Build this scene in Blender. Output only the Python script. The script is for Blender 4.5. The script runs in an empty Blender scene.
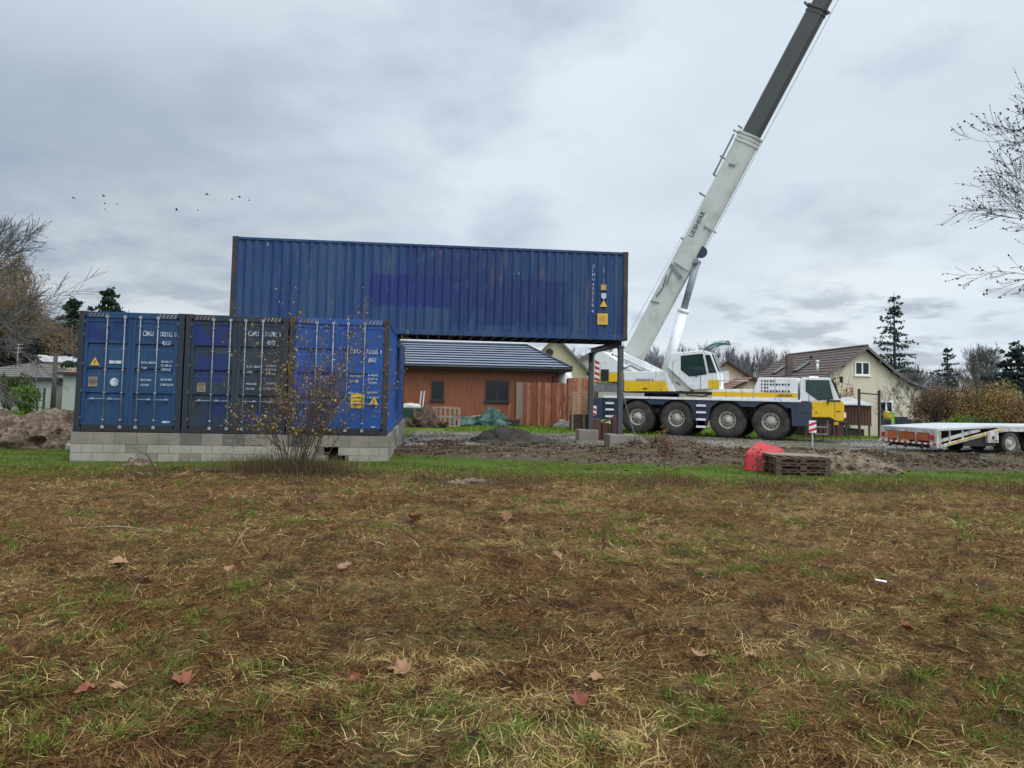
import bpy, math, random
import numpy as np
from mathutils import Vector, Matrix
random.seed(7)
rng = np.random.default_rng(11)
scene = bpy.context.scene
COL = scene.collection
pi = math.pi

# ------------------------------------------------------------------ camera maths (used to survey positions)
PITCH = math.atan(.06); ROLL = math.radians(1.2); SH = -.0367; F = 770.; EYE = 1.75
CM = Matrix.Rotation(pi/2+PITCH, 3, 'X') @ Matrix.Rotation(ROLL, 3, 'Z')
def ray(px, py):
    return CM @ Vector(((px-512)/F, -(py-SH*1024-384)/F, -1))
def P(px, py, Y):
    r = ray(px, py); k = Y/r.y
    return Vector((r.x*k, Y, EYE+r.z*k))
def G(px, py, z=0.):
    r = ray(px, py); k = (z-EYE)/r.z
    return Vector((r.x*k, r.y*k, z))

# ------------------------------------------------------------------ value noise
def _hash(i, j, s):
    n = (i*374761393 + j*668265263 + s*974634777) & 0x7fffffff
    n = ((n ^ (n >> 13))*1274126177) & 0x7fffffff
    return ((n ^ (n >> 16)) & 0xffff)/65535.
def vn(x, y, s=0):
    x = np.asarray(x, float); y = np.asarray(y, float)
    xi = np.floor(x).astype(np.int64); yi = np.floor(y).astype(np.int64)
    fx = x-xi; fy = y-yi; fx = fx*fx*(3-2*fx); fy = fy*fy*(3-2*fy)
    a = _hash(xi, yi, s); b = _hash(xi+1, yi, s); c = _hash(xi, yi+1, s); d = _hash(xi+1, yi+1, s)
    return (a*(1-fx)+b*fx)*(1-fy)+(c*(1-fx)+d*fx)*fy
def fbm(x, y, s=0, o=4):
    t = 0; a = .5; n = 0
    for k in range(o):
        t = t+a*vn(np.asarray(x)*2**k, np.asarray(y)*2**k, s+k*17); n += a; a *= .5
    return t/n
def sm(t): t = np.clip(t, 0, 1); return t*t*(3-2*t)

def H(x, y):
    x = np.asarray(x, float); y = np.asarray(y, float)
    z = -.12*sm((-x-4)/7)*sm((y-8)/8)
    z = z-.5*sm((y-34)/12)*sm((x-5)/8)-.15*sm((y-42)/14)
    field = 1-sm((y-15)/3)
    z = z+field*((fbm(x*.7, y*.7, 3, 2)-.5)*.10+(fbm(x*2.6, y*2.6, 5, 3)-.5)*.09+(fbm(x*7, y*7, 15, 2)-.5)*.055)
    z = z+(1-field)*(fbm(x*.5, y*.5, 9, 3)-.5)*.06*sm((60-y)/20)
    # rough spoil ridge on the right behind the green strip
    ridge = np.exp(-((y-23.2-(fbm(x*.3, y*0, 21, 2)-.5)*2)/1.7)**2)*sm((x-1.5)/3)
    z = z+ridge*(.04+.30*fbm(x*1.7, y*1.7, 31, 4))
    rub = np.exp(-((y-24.5)/3.2)**2)*sm((x+4)/2)*(1-sm((x-3)/3))
    z = z+rub*(.12*fbm(x*1.9, y*1.9, 33, 4)-.03)
    return z
def h(x, y): return float(H(x, y))

# ------------------------------------------------------------------ mesh builder
class MB:
    def __init__(s): s.v = []; s.f = []; s.m = []; s.sm = []
    def add(s, vs, fs, m=0, smooth=False, M=None):
        o = len(s.v)
        s.v += [tuple(M @ Vector(q)) if M is not None else tuple(q) for q in vs]
        for f in fs: s.f.append(tuple(i+o for i in f)); s.m.append(m); s.sm.append(smooth)
        return s
    def box(s, x0, x1, y0, y1, z0, z1, m=0, M=None):
        v = [(x0,y0,z0),(x1,y0,z0),(x1,y1,z0),(x0,y1,z0),(x0,y0,z1),(x1,y0,z1),(x1,y1,z1),(x0,y1,z1)]
        return s.add(v, [(0,3,2,1),(4,5,6,7),(0,1,5,4),(1,2,6,5),(2,3,7,6),(3,0,4,7)], m, False, M)
    def beam(s, p, q, w, d=None, m=0, up=(0,0,1)):
        p = Vector(p); q = Vector(q); d = d or w; a = (q-p).normalized(); u = Vector(up)
        if abs(a.dot(u)) > .98: u = Vector((0,1,0))
        b = a.cross(u).normalized()*w/2; c = b.cross(a).normalized()*d/2
        vs = [p-b-c,p+b-c,p+b+c,p-b+c,q-b-c,q+b-c,q+b+c,q-b+c]
        return s.add(vs, [(0,1,2,3),(7,6,5,4),(4,5,1,0),(5,6,2,1),(6,7,3,2),(7,4,0,3)], m)
    def prism(s, pts, a, b, axis='y', m=0, M=None):
        n = len(pts)
        def mk(p, t):
            return {'y': (p[0],t,p[1]), 'x': (t,p[0],p[1]), 'z': (p[0],p[1],t)}[axis]
        v = [mk(p, a) for p in pts]+[mk(p, b) for p in pts]
        f = [tuple(range(n)), tuple(range(2*n-1, n-1, -1))]
        f += [((i+1) % n, i, i+n, (i+1) % n+n) for i in range(n)]
        return s.add(v, f, m, False, M)
    def tube(s, pts, rs, n=8, m=0, cap=True, smooth=True):
        pts = [Vector(p) for p in pts]
        if not hasattr(rs, '__len__'): rs = [rs]*len(pts)
        o = []; u = None
        for i, p in enumerate(pts):
            a = (pts[min(i+1, len(pts)-1)]-pts[max(i-1, 0)]).normalized()
            if u is None: u = a.orthogonal().normalized()
            else:
                u = u-a*u.dot(a)
                u = u.normalized() if u.length > 1e-4 else a.orthogonal().normalized()
            w = a.cross(u)
            for k in range(n):
                t = 2*pi*k/n; o.append(p+(u*math.cos(t)+w*math.sin(t))*rs[i])
        f = []
        for i in range(len(pts)-1):
            for k in range(n):
                k2 = (k+1) % n; f.append((i*n+k, i*n+k2, (i+1)*n+k2, (i+1)*n+k))
        s.add(o, f, m, smooth)
        if cap:
            b = len(s.v)-len(o)
            s.f.append(tuple(b+k for k in range(n))[::-1]); s.m.append(m); s.sm.append(False)
            s.f.append(tuple(b+(len(pts)-1)*n+k for k in range(n))); s.m.append(m); s.sm.append(False)
        return s
    def cyl(s, c, r, l, axis='y', n=24, m=0, smooth=True):
        d = {'x': Vector((1,0,0)), 'y': Vector((0,1,0)), 'z': Vector((0,0,1))}[axis]*l/2
        c = Vector(c); return s.tube([c-d, c+d], r, n, m, True, smooth)
    def lathe(s, prof, c, axis='y', n=40, m=0, smooth=True):      # prof: (radius, offset along axis)
        o = []
        for r, t in prof:
            for k in range(n):
                a = 2*pi*k/n; u, w = r*math.cos(a), r*math.sin(a)
                q = {'y': (u, t, w), 'x': (t, u, w), 'z': (u, w, t)}[axis]
                o.append((q[0]+c[0], q[1]+c[1], q[2]+c[2]))
        f = [(i*n+k, i*n+(k+1) % n, (i+1)*n+(k+1) % n, (i+1)*n+k) for i in range(len(prof)-1) for k in range(n)]
        return s.add(o, f, m, smooth)
    def text(s, body, size, M, m=0, ext=.003, align='LEFT', sx=1.):
        cu = bpy.data.curves.new('t', 'FONT'); cu.body = body; cu.size = size; cu.extrude = ext; cu.align_x = align
        cu.resolution_u = 2; cu.offset = size*.012
        ob = bpy.data.objects.new('t', cu); COL.objects.link(ob)
        bpy.context.view_layer.update()
        me = bpy.data.meshes.new_from_object(ob.evaluated_get(bpy.context.evaluated_depsgraph_get()))
        s.add([Vector((v.co.x*sx, v.co.y, v.co.z)) for v in me.vertices], [tuple(p.vertices) for p in me.polygons], m, False, M)
        bpy.data.objects.remove(ob); bpy.data.curves.remove(cu); bpy.data.meshes.remove(me)
        return s
    def each(s, name, mats, parent=None, bevel=0):
        """one object per connected piece"""
        par = list(range(len(s.v)))
        def fd(i):
            while par[i] != i: par[i] = par[par[i]]; i = par[i]
            return i
        for f in s.f:
            for i in f[1:]: par[fd(i)] = fd(f[0])
        gr = {}
        for k, f in enumerate(s.f): gr.setdefault(fd(f[0]), []).append(k)
        out = []
        for ks in gr.values():
            m_ = MB(); mp_ = {}
            for k in ks:
                for i in s.f[k]:
                    if i not in mp_: mp_[i] = len(m_.v); m_.v.append(s.v[i])
                m_.f.append(tuple(mp_[i] for i in s.f[k])); m_.m.append(s.m[k]); m_.sm.append(s.sm[k])
            out.append(m_.build(name, mats, parent, bevel))
        return out
    def build(s, name, mats, parent=None, bevel=0, loc=None, label=None):
        me = bpy.data.meshes.new(name); me.from_pydata(s.v, [], s.f)
        if not isinstance(mats, (list, tuple)): mats = [mats]
        for mm in mats: me.materials.append(mm)
        me.polygons.foreach_set('material_index', s.m); me.polygons.foreach_set('use_smooth', s.sm)
        me.update()
        ob = bpy.data.objects.new(name, me); COL.objects.link(ob)
        if parent: ob.parent = parent
        if loc is not None: ob.location = loc
        if label: ob['label'] = label
        if bevel:
            b = ob.modifiers.new('bevel', 'BEVEL'); b.width = bevel; b.segments = 2; b.limit_method = 'ANGLE'; b.angle_limit = .6
        return ob

def tag(o, label=None, cat=None, group=None, kind=None):
    for k, v in (('label', label), ('category', cat), ('group', group), ('kind', kind)):
        if v: o[k] = v
    return o
def empty(name, loc, rz=0, label=None, cat=None, group=None):
    o = bpy.data.objects.new(name, None); COL.objects.link(o); o.location = loc; o.rotation_euler = (0,0,rz)
    o.empty_display_size = .3
    return tag(o, label, cat, group)
def copy_tree(o, parent=None):
    c = o.copy(); COL.objects.link(c); c.parent = parent
    for ch in o.children: copy_tree(ch, c)
    return c
def np_mesh(name, co, faces, mat, cols=None, smooth=False, parent=None):     # faces: (n,3|4) int array
    me = bpy.data.meshes.new(name); n, k = faces.shape
    me.vertices.add(len(co)); me.vertices.foreach_set('co', np.ascontiguousarray(co, np.float32).ravel())
    me.loops.add(n*k); me.loops.foreach_set('vertex_index', faces.astype(np.int32).ravel())
    me.polygons.add(n); me.polygons.foreach_set('loop_start', np.arange(0, n*k, k, dtype=np.int32))
    me.polygons.foreach_set('use_smooth', np.full(n, smooth))
    me.update(calc_edges=True)
    if cols is not None:
        at = me.color_attributes.new('col', 'FLOAT_COLOR', 'POINT')
        c4 = np.ones((len(co), 4), np.float32); c4[:, :cols.shape[1]] = cols
        at.data.foreach_set('color', c4.ravel())
    me.materials.append(mat)
    ob = bpy.data.objects.new(name, me); COL.objects.link(ob)
    if parent: ob.parent = parent
    return ob

# ------------------------------------------------------------------ materials
def nodes(name):
    m = bpy.data.materials.new(name); m.use_nodes = True; nt = m.node_tree
    return m, nt, nt.nodes['Principled BSDF']
class NB:
    def __init__(s, nt): s.nt = nt
    def n(s, t, **kw):
        x = s.nt.nodes.new(t)
        for k, v in kw.items():
            if k.startswith('i_'):
                x.inputs[int(k[2:])].default_value = v
            else: setattr(x, k, v)
        return x
    def l(s, a, b): s.nt.links.new(a, b)
    def math(s, op, a, b=None, c=None, clamp=False):
        x = s.nt.nodes.new('ShaderNodeMath'); x.operation = op; x.use_clamp = clamp
        for i, q in enumerate((a, b, c)):
            if q is None: continue
            if isinstance(q, (int, float)): x.inputs[i].default_value = q
            else: s.l(q, x.inputs[i])
        return x.outputs[0]
    def mix(s, f, a, b, mode='MIX'):
        x = s.nt.nodes.new('ShaderNodeMix'); x.data_type = 'RGBA'; x.blend_type = mode
        for i, q in ((0, f), (6, a), (7, b)):
            if isinstance(q, (int, float)): x.inputs[i].default_value = q
            elif isinstance(q, tuple): x.inputs[i].default_value = tuple(q)+(1,)
            else: s.l(q, x.inputs[i])
        return x.outputs[2]
    def noise(s, vec, scale, detail=4, rough=.6, map_=None):
        if map_ is not None:
            mp = s.nt.nodes.new('ShaderNodeMapping'); mp.inputs['Scale'].default_value = map_; s.l(vec, mp.inputs[0]); vec = mp.outputs[0]
        x = s.nt.nodes.new('ShaderNodeTexNoise'); x.inputs['Scale'].default_value = scale
        x.inputs['Detail'].default_value = detail; x.inputs['Roughness'].default_value = rough; s.l(vec, x.inputs['Vector'])
        return x.outputs['Fac']
    def ramp(s, f, a, b):
        x = s.nt.nodes.new('ShaderNodeMapRange'); x.inputs[1].default_value = a; x.inputs[2].default_value = b; x.clamp = True
        s.l(f, x.inputs[0]); return x.outputs[0]
def pm(name, c, rough=.6, metal=0, var=.18, scale=2.5, bump=0, bscale=30, dirt=None, dscale=1.2, dth=(.52, .7), stretch=None, attr=False, spec=None, trans=0, grime=None):
    m, nt, p = nodes(name); B = NB(nt)
    tc = B.n('ShaderNodeTexCoord').outputs['Object']
    f = B.noise(tc, scale, 5, .6, stretch)
    col = B.mix(f, tuple(x*(1-var) for x in c), tuple(min(1, x*(1+var)) for x in c))
    if attr:
        a = B.n('ShaderNodeAttribute', attribute_name='col')
        col = B.mix(1., col, a.outputs['Color'], 'MULTIPLY') if attr == 'mul' else B.mix(B.math('MULTIPLY', f, var), a.outputs['Color'], tuple(c))
    if dirt:
        d = B.ramp(B.noise(tc, dscale, 6, .65, stretch), *dth)
        col = B.mix(d, col, dirt)
    if grime:       # (colour, scale, lo, hi) streaks running down
        g = B.ramp(B.noise(tc, grime[1], 5, .7, (1, 1, .12)), grime[2], grime[3])
        col = B.mix(g, col, grime[0])
    B.l(col, p.inputs['Base Color'])
    p.inputs['Roughness'].default_value = rough; p.inputs['Metallic'].default_value = metal
    if spec is not None: p.inputs['Specular IOR Level'].default_value = spec
    if trans: p.inputs['Transmission Weight'].default_value = trans
    if bump:
        b = B.n('ShaderNodeBump'); b.inputs['Strength'].default_value = bump; b.inputs['Distance'].default_value = .02
        B.l(B.noise(tc, bscale, 6, .7), b.inputs['Height']); B.l(b.outputs[0], p.inputs['Normal'])
    return m

M = {}
def add(name, *a, **k): M[name] = pm(name, *a, **k)
add('white_paint', (.80,.81,.80), .38, var=.05, scale=1.5, dirt=(.38,.36,.31), dscale=2.2, dth=(.56,.80), grime=((.33,.31,.26), 4, .55, .80))
add('trailer_paint', (.55,.54,.49), .5, var=.08, scale=3, dirt=(.24,.18,.12), dscale=3.5, dth=(.47,.68), grime=((.20,.13,.08), 6, .52, .72))
add('cream_paint', (.62,.61,.55), .45, var=.06, dirt=(.34,.33,.28), dth=(.56,.8))
add('boom_paint', (.56,.58,.53), .42, var=.06, scale=1, dirt=(.27,.28,.24), dscale=1.5, dth=(.5,.85))
add('boom_side', (.06,.066,.06), .38, var=.15, dirt=(.05,.05,.045))
add('boom_under', (.028,.022,.030), .45, var=.2)
add('yellow_paint', (.80,.50,.015), .4, var=.08, dirt=(.42,.28,.05), dth=(.58,.85), grime=((.35,.25,.08), 4, .56, .82))
add('navy_paint', (.035,.048,.085), .5, var=.15, dirt=(.05,.05,.05), dth=(.5,.8))
add('dark_grey', (.03,.032,.037), .6, var=.2)
add('black', (.012,.012,.013), .6, var=.2)
add('rubber', (.024,.023,.022), .8, var=.25, scale=6, dirt=(.10,.08,.06), dscale=2.5, dth=(.42,.75), bump=.3)
add('rim', (.42,.39,.33), .6, var=.15, scale=8, dirt=(.12,.09,.06), dscale=5, dth=(.45,.75))
add('grey_metal', (.25,.26,.27), .45, .4, var=.15, dirt=(.14,.12,.1))
add('galv', (.42,.43,.44), .5, .3, var=.15, dirt=(.2,.19,.17))
add('steel_dark', (.055,.06,.068), .55, .2, var=.25, dirt=(.09,.055,.035), dth=(.55,.75))
add('red', (.5,.025,.02), .45, var=.1)
add('red_plastic', (.42,.012,.018), .42, var=.12, dirt=(.28,.03,.03), dth=(.5,.8), bump=.15, bscale=6)
add('white_reflector', (.75,.75,.75), .4, var=.04)
add('block', (.235,.205,.165), .9, var=.18, scale=5, dirt=(.15,.14,.115), dscale=1.6, dth=(.42,.7), bump=.6, bscale=60)
add('block_pale', (.33,.305,.255), .9, var=.15, scale=5, dirt=(.25,.235,.20), dscale=1.6, dth=(.42,.7), bump=.6, bscale=60)
add('block_dark', (.14,.13,.115), .9, var=.18, scale=5, dirt=(.09,.085,.07), dscale=1.6, dth=(.42,.7), bump=.6, bscale=60)
add('mortar', (.12,.115,.10), .95, var=.2)
add('rod_grey', (.27,.29,.32), .55, .2, var=.2, dirt=(.13,.10,.08), dscale=4, dth=(.5,.7))
add('rust', (.10,.038,.025), .8, var=.3, scale=4, dirt=(.045,.022,.018), dth=(.45,.65), bump=.3)
add('rust_dark', (.055,.022,.017), .8, var=.3, scale=4, dirt=(.03,.018,.015), dth=(.45,.65), bump=.3)
add('old_wood', (.26,.20,.14), .85, var=.3, scale=5, stretch=(1,6,6), dirt=(.12,.09,.065), dth=(.45,.7), bump=.4)
add('wet_wood', (.088,.05,.032), .75, var=.35, scale=5, stretch=(1,6,6), dirt=(.03,.022,.02), dth=(.45,.7), bump=.4)
add('new_wood', (.36,.215,.12), .75, var=.2, scale=5, stretch=(5,5,1))
add('orange_wood', (.42,.20,.10), .7, var=.3, scale=3, stretch=(6,6,.7), dirt=(.14,.035,.018), dscale=2.4, dth=(.48,.62))
add('soil', (.085,.058,.038), .95, var=.35, scale=6, dirt=(.19,.14,.09), dscale=7, dth=(.48,.6), bump=1., bscale=14)
add('sand_heap', (.072,.06,.048), .9, var=.25, scale=6, bump=.7, bscale=25)
add('tan_heap', (.22,.17,.11), .95, var=.35, scale=8, dirt=(.09,.065,.045), dscale=5, dth=(.45,.6), bump=.9, bscale=30)
add('bark', (.07,.058,.05), .95, var=.3, scale=4, bump=.5)
add('bark_grey', (.13,.12,.115), .95, var=.3, scale=4)
add('twig', (.075,.05,.036), .9, var=.3, scale=4)
add('render_cream', (.57,.51,.385), .9, var=.06, scale=1.2, dirt=(.45,.40,.30), dscale=.8, dth=(.5,.8))
add('render_beige', (.46,.39,.27), .9, var=.06, scale=1.2, dirt=(.38,.33,.22), dscale=.8)
add('render_peach', (.62,.50,.36), .9, var=.05)
add('render_grey', (.34,.35,.32), .9, var=.1, scale=.8, dirt=(.24,.25,.22), dscale=.7, dth=(.45,.75))
add('roof_brown', (.115,.078,.066), .75, var=.22, scale=2, dirt=(.07,.055,.05), dth=(.5,.75))
add('roof_grey', (.11,.10,.095), .75, var=.2, scale=2, dirt=(.17,.15,.13), dth=(.5,.75))
add('roof_red', (.24,.13,.10), .8, var=.2, scale=2)
add('slate_tile', (.19,.225,.29), .38, var=.15, scale=3)
add('sheet_pale', (.52,.53,.54), .55, .0, var=.14, scale=3, dirt=(.33,.32,.30), dscale=1.6, dth=(.48,.75))
add('white_frame', (.75,.76,.76), .45, var=.03)
add('anthracite', (.022,.026,.032), .45, var=.1)
add('glass_dark', (.012,.015,.018), .12, var=.2, spec=.25)
add('cab_glass', (.022,.045,.038), .06, var=.7, scale=2.5, spec=.6)
add('green_tarp', (.025,.07,.055), .55, var=.25, dirt=(.10,.17,.15), dth=(.5,.7), bump=.6, bscale=7)
add('green_plastic', (.012,.05,.025), .4, var=.2)
add('sack', (.45,.44,.42), .8, var=.15)
add('blue_bin', (.03,.04,.075), .45, var=.1)
add('bird', (.02,.02,.02), .9)
add('yellow_sticker', (.58,.36,.02), .6, var=.15, scale=9, dirt=(.35,.2,.03), dth=(.5,.75))
add('orange_board', (.50,.12,.03), .55, var=.2, dirt=(.3,.08,.03), dth=(.45,.7))
add('lettering', (.46,.50,.56), .6, var=.15, scale=14, dirt=(.09,.14,.22), dscale=9, dth=(.50,.66))
add('black_letter', (.02,.02,.02), .6)
add('blue_letter', (.03,.04,.08), .6)
add('cladding', (.25,.078,.030), .6, var=.35, scale=1.5, stretch=(7,7,.5), dirt=(.13,.04,.02), dscale=1.7, dth=(.45,.75))

def rust_blue(name, base, base2, rustc=(.14,.075,.045), rth=(.6,.72), patch=(), fade=(.10,.13,.17), fth=(.52,.75), vstr=.15):
    """container paint: two blues, chalky fading, rust in streaks; patch = [(x0,x1,y0,y1,z0,z1,(rgb))] overpainted areas"""
    m, nt, p = nodes(name); B = NB(nt)
    tc = B.n('ShaderNodeTexCoord').outputs['Object']
    col = B.mix(B.ramp(B.noise(tc, 1.1, 4), .35, .65), base, base2)
    col = B.mix(B.ramp(B.noise(tc, 2.3, 6, .7, (1,1,vstr)), *fth), col, fade)
    sx = B.n('ShaderNodeSeparateXYZ'); B.l(tc, sx.inputs[0])
    for (x0,x1,y0,y1,z0,z1,c) in patch:
        w = B.math('MULTIPLY', B.math('SUBTRACT', B.noise(tc, 2.2, 6, .7), .5), .5)
        f = None
        for o, lo, hi in ((0,x0,x1),(1,y0,y1),(2,z0,z1)):
            v = B.math('ADD', sx.outputs[o], w)
            a = B.math('MULTIPLY', B.math('SUBTRACT', v, lo), 16, clamp=True); b = B.math('MULTIPLY', B.math('SUBTRACT', hi, v), 16, clamp=True)
            g = B.math('MULTIPLY', a, b); f = g if f is None else B.math('MULTIPLY', f, g)
        col = B.mix(B.math('MULTIPLY', f, .85), col, c)
    r1 = B.ramp(B.noise(tc, 7, 8, .75, (1,1,.09)), *rth)
    r2 = B.ramp(B.noise(tc, 9, 6, .7), .68, .73)
    col = B.mix(B.math('MULTIPLY', r1, .8), col, rustc); col = B.mix(r2, col, (.03,.022,.02))
    B.l(col, p.inputs['Base Color']); p.inputs['Roughness'].default_value = .5; p.inputs['Specular IOR Level'].default_value = .28
    b = B.n('ShaderNodeBump'); b.inputs['Strength'].default_value = .12; B.l(B.noise(tc, 1.6, 3), b.inputs['Height']); b.inputs['Distance'].default_value = .06
    B.l(b.outputs[0], p.inputs['Normal'])
    return m
# ------------------------------------------------------------------ world, sun, camera
w = bpy.data.worlds.new('World'); scene.world = w; w.use_nodes = True
nt = w.node_tree; B = NB(nt); bg = nt.nodes['Background']
SUN_EL, SUN_AZ = math.radians(52), math.radians(140)      # behind the cloud, over the right shoulder
sky = B.n('ShaderNodeTexSky', sky_type='NISHITA', sun_disc=False, sun_elevation=SUN_EL, sun_rotation=SUN_AZ)
tc = B.n('ShaderNodeTexCoord').outputs['Generated']
sx = B.n('ShaderNodeSeparateXYZ'); B.l(tc, sx.inputs[0])
zz = B.math('ADD', B.math('MAXIMUM', sx.outputs[2], 0.), .22)
cv = B.n('ShaderNodeCombineXYZ'); B.l(B.math('DIVIDE', sx.outputs[0], zz), cv.inputs[0]); B.l(B.math('DIVIDE', sx.outputs[1], zz), cv.inputs[1])
big = B.noise(cv.outputs[0], .95, 7, .52); fine = B.noise(cv.outputs[0], 2.6, 8, .55)
mp = B.n('ShaderNodeMapping'); mp.inputs['Location'].default_value = (3.3, 1.7, 0); B.l(cv.outputs[0], mp.inputs[0])
pat = B.noise(mp.outputs[0], 1.7, 6, .55)
c = B.mix(B.ramp(big, .36, .62), (6.0,6.85,7.7), (7.2,8.0,8.8))
c = B.mix(B.math('MULTIPLY', B.ramp(pat, .53, .70), .7), c, (4.2,4.9,5.85))
# darker bank low on the left, brighter gap low in the middle/right
lf = B.math('MULTIPLY', B.ramp(B.math('ADD', B.math('MULTIPLY', sx.outputs[0], -1), B.math('MULTIPLY', B.math('SUBTRACT', fine, .5), .5)), .02, .42),
            B.ramp(sx.outputs[2], .5, .25))
c = B.mix(B.math('MULTIPLY', lf, .95), c, (3.3,4.0,4.85))
rb = B.math('MULTIPLY', B.ramp(B.math('SUBTRACT', B.noise(cv.outputs[0], 1.25, 6), 0.), .46, .62), B.ramp(sx.outputs[2], .30, .08))
c = B.mix(B.math('MULTIPLY', rb, .6), c, (8.4,8.75,8.8))
low = B.math('MULTIPLY', B.ramp(B.noise(cv.outputs[0], 2.3, 7, .6), .50, .60), B.math('MULTIPLY', B.ramp(sx.outputs[2], .17, .11), B.ramp(sx.outputs[2], .0, .05)))
c = B.mix(B.math('MULTIPLY', low, .75), c, (3.7,4.25,5.0))
c = B.mix(.95, sky.outputs[0], c)
# overcast is brighter overhead; gain there and behind camera, unseen, added to front-light surfaces
sd_ = B.math('ADD', B.math('MULTIPLY', sx.outputs[0], .5), B.math('MULTIPLY', sx.outputs[1], -.86))
gain = B.math('ADD', 1., B.math('ADD', B.math('MULTIPLY', B.ramp(sx.outputs[2], .50, .9), 1.1), B.math('MULTIPLY', B.ramp(sd_, .0, .8), 1.0)))
gx = B.n('ShaderNodeVectorMath', operation='SCALE'); B.l(c, gx.inputs[0]); B.l(gain, gx.inputs[3]); c = gx.outputs[0]
c = B.mix(B.ramp(sx.outputs[2], -.005, -.06), c, (1.1,1.05,.95))
B.l(c, bg.inputs[0]); bg.inputs[1].default_value = .1
sl = bpy.data.lights.new('sun', 'SUN'); sl.energy = 1.3; sl.angle = math.radians(35); sl.color = (1,.97,.93)
so = bpy.data.objects.new('sun', sl); COL.objects.link(so)
dv = Vector((math.sin(SUN_AZ)*math.cos(SUN_EL), math.cos(SUN_AZ)*math.cos(SUN_EL), math.sin(SUN_EL)))
so.rotation_euler = dv.to_track_quat('Z', 'Y').to_euler(); so.location = dv*60
cam = bpy.data.cameras.new('camera'); co = bpy.data.objects.new('camera', cam); COL.objects.link(co)
cam.sensor_fit = 'HORIZONTAL'; cam.sensor_width = 36; cam.lens = 36*F/1024; cam.shift_y = SH; cam.clip_start = .1; cam.clip_end = 3000
co.matrix_world = Matrix.Translation((0,0,EYE)) @ CM.to_4x4()
scene.camera = co
vs = scene.view_settings; vs.view_transform = 'Standard'; vs.look = 'None'; vs.exposure = .12; vs.gamma = 1

# ------------------------------------------------------------------ ground sheet
nu, nv = 560, 520
ys = np.concatenate([-np.geomspace(700, 1.0, 60), np.linspace(-.8, 1.5, 10), np.geomspace(1.7, 48, 360), np.geomspace(49, 1500, 90)])
u = np.linspace(-1, 1, nu); u = np.sign(u)*(np.abs(u)*.75+.25*np.abs(u)**4)
Y = np.repeat(ys[:, None], nu, 1); X = u[None, :]*(3.5+1.35*np.abs(ys)[:, None])
Z = H(X, Y)
X1, Y1 = X, Y
mow = vn(X*.35, Y*.8, 70); n1 = fbm(X*.9, Y*1.6, 71, 4); n2 = fbm(X*4, Y*4, 75, 4)
def L3(c): return np.array(c)[None, None, :]
def mx(a, b, t): return a*(1-t[..., None])+b*t[..., None]
soil = L3((.034,.022,.014)); straw = L3((.21,.145,.068)); brown = L3((.125,.066,.030)); green = L3((.07,.125,.018)); dgreen = L3((.06,.115,.014))
mud = L3((.105,.08,.058)); gravel = L3((.215,.195,.175)); lawn = L3((.12,.175,.03)); farg = L3((.09,.12,.045)); clay = L3((.075,.052,.038))
n3 = fbm(X*6.5, Y*6.5, 251, 3); c = mx(brown+0*X[..., None], straw, sm((n1-.40)/.3)*.45); c = mx(c, soil, sm((.50-n2)/.14)*.8); c = mx(c, straw, sm((n3-.52)/.1)*.5); c = mx(c, green, sm((fbm(X*2.3,Y*2.3,90,3)-.60)/.08)*.12)
edge = 16.0+(fbm(X*.6, Y*0, 91, 3)-.5)*1.8
t = sm((Y-edge)/.8); c = mx(c, mx(dgreen+0*X[...,None], brown, sm((n2-.56)/.1)*.5), t)
e2 = 20.4+(fbm(X*.5, Y*0, 92, 3)-.5)*1.4-.8*sm((X+3)/4)
wl = sm((Y-e2)/.7)*sm((X+4.2)/.8)                                              # bare spoil right of the block wall
c = mx(c, mx(mx(mud+0*X[...,None], clay, sm((n2-.45)/.15)), gravel*.6, sm((n1-.5)/.1)*.5), wl)
gr = sm((Y-24.3-(n1-.5)*3)/.8)*sm((X+4.3)/.8)*(1-sm((Y-33.3-(n1-.5)*2)/1.2))
c = mx(c, mx(gravel*.62+0*X[...,None], gravel*1.05, sm((fbm(X*.6, Y*1.1, 95, 3)-.42)/.16)), gr)
far = sm((Y-33.3-(n1-.5)*2)/1.5)
c = mx(c, mx(lawn+0*X[...,None], dgreen, sm((n1-.45)/.2)), far*sm((X+4.5)/.8))
lm = np.exp(-(((X+17)/6)**2+((Y-25)/3.5)**2)**2)
c = mx(c, mud*1.2, lm)
c = mx(c, farg, sm((Y-60)/30))
wet = gr*sm((fbm(X*.5, Y*.9, 96, 3)-.47)/.08)
co3 = np.stack([X, Y, Z], -1).reshape(-1, 3)
R, Cn = Y.shape
ii = np.arange(R-1)[:, None]*Cn+np.arange(Cn-1)[None, :]
fc = np.stack([ii, ii+1, ii+Cn+1, ii+Cn], -1).reshape(-1, 4)
m, nt, p = nodes('ground_soil_and_grass'); B = NB(nt)
a = B.n('ShaderNodeAttribute', attribute_name='col'); tc = B.n('ShaderNodeTexCoord').outputs['Object']
f1 = B.noise(tc, 14, 8, .7); f2 = B.noise(tc, 70, 5, .7)
cc = B.mix(1, a.outputs['Color'], B.mix(B.ramp(f1, .3, .7), (.42,.42,.42), (1.6,1.55,1.45)), 'MULTIPLY')
cc = B.mix(1, cc, B.mix(B.ramp(f2, .3, .7), (.45,.45,.45), (1.55,1.55,1.5)), 'MULTIPLY')
B.l(cc, p.inputs['Base Color'])
B.l(B.math('SUBTRACT', .95, B.math('MULTIPLY', a.outputs['Alpha'], .62)), p.inputs['Roughness']); B.l(B.math('ADD', .12, B.math('MULTIPLY', a.outputs['Alpha'], .38)), p.inputs['Specular IOR Level'])
b = B.n('ShaderNodeBump'); b.inputs['Distance'].default_value = .03
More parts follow.
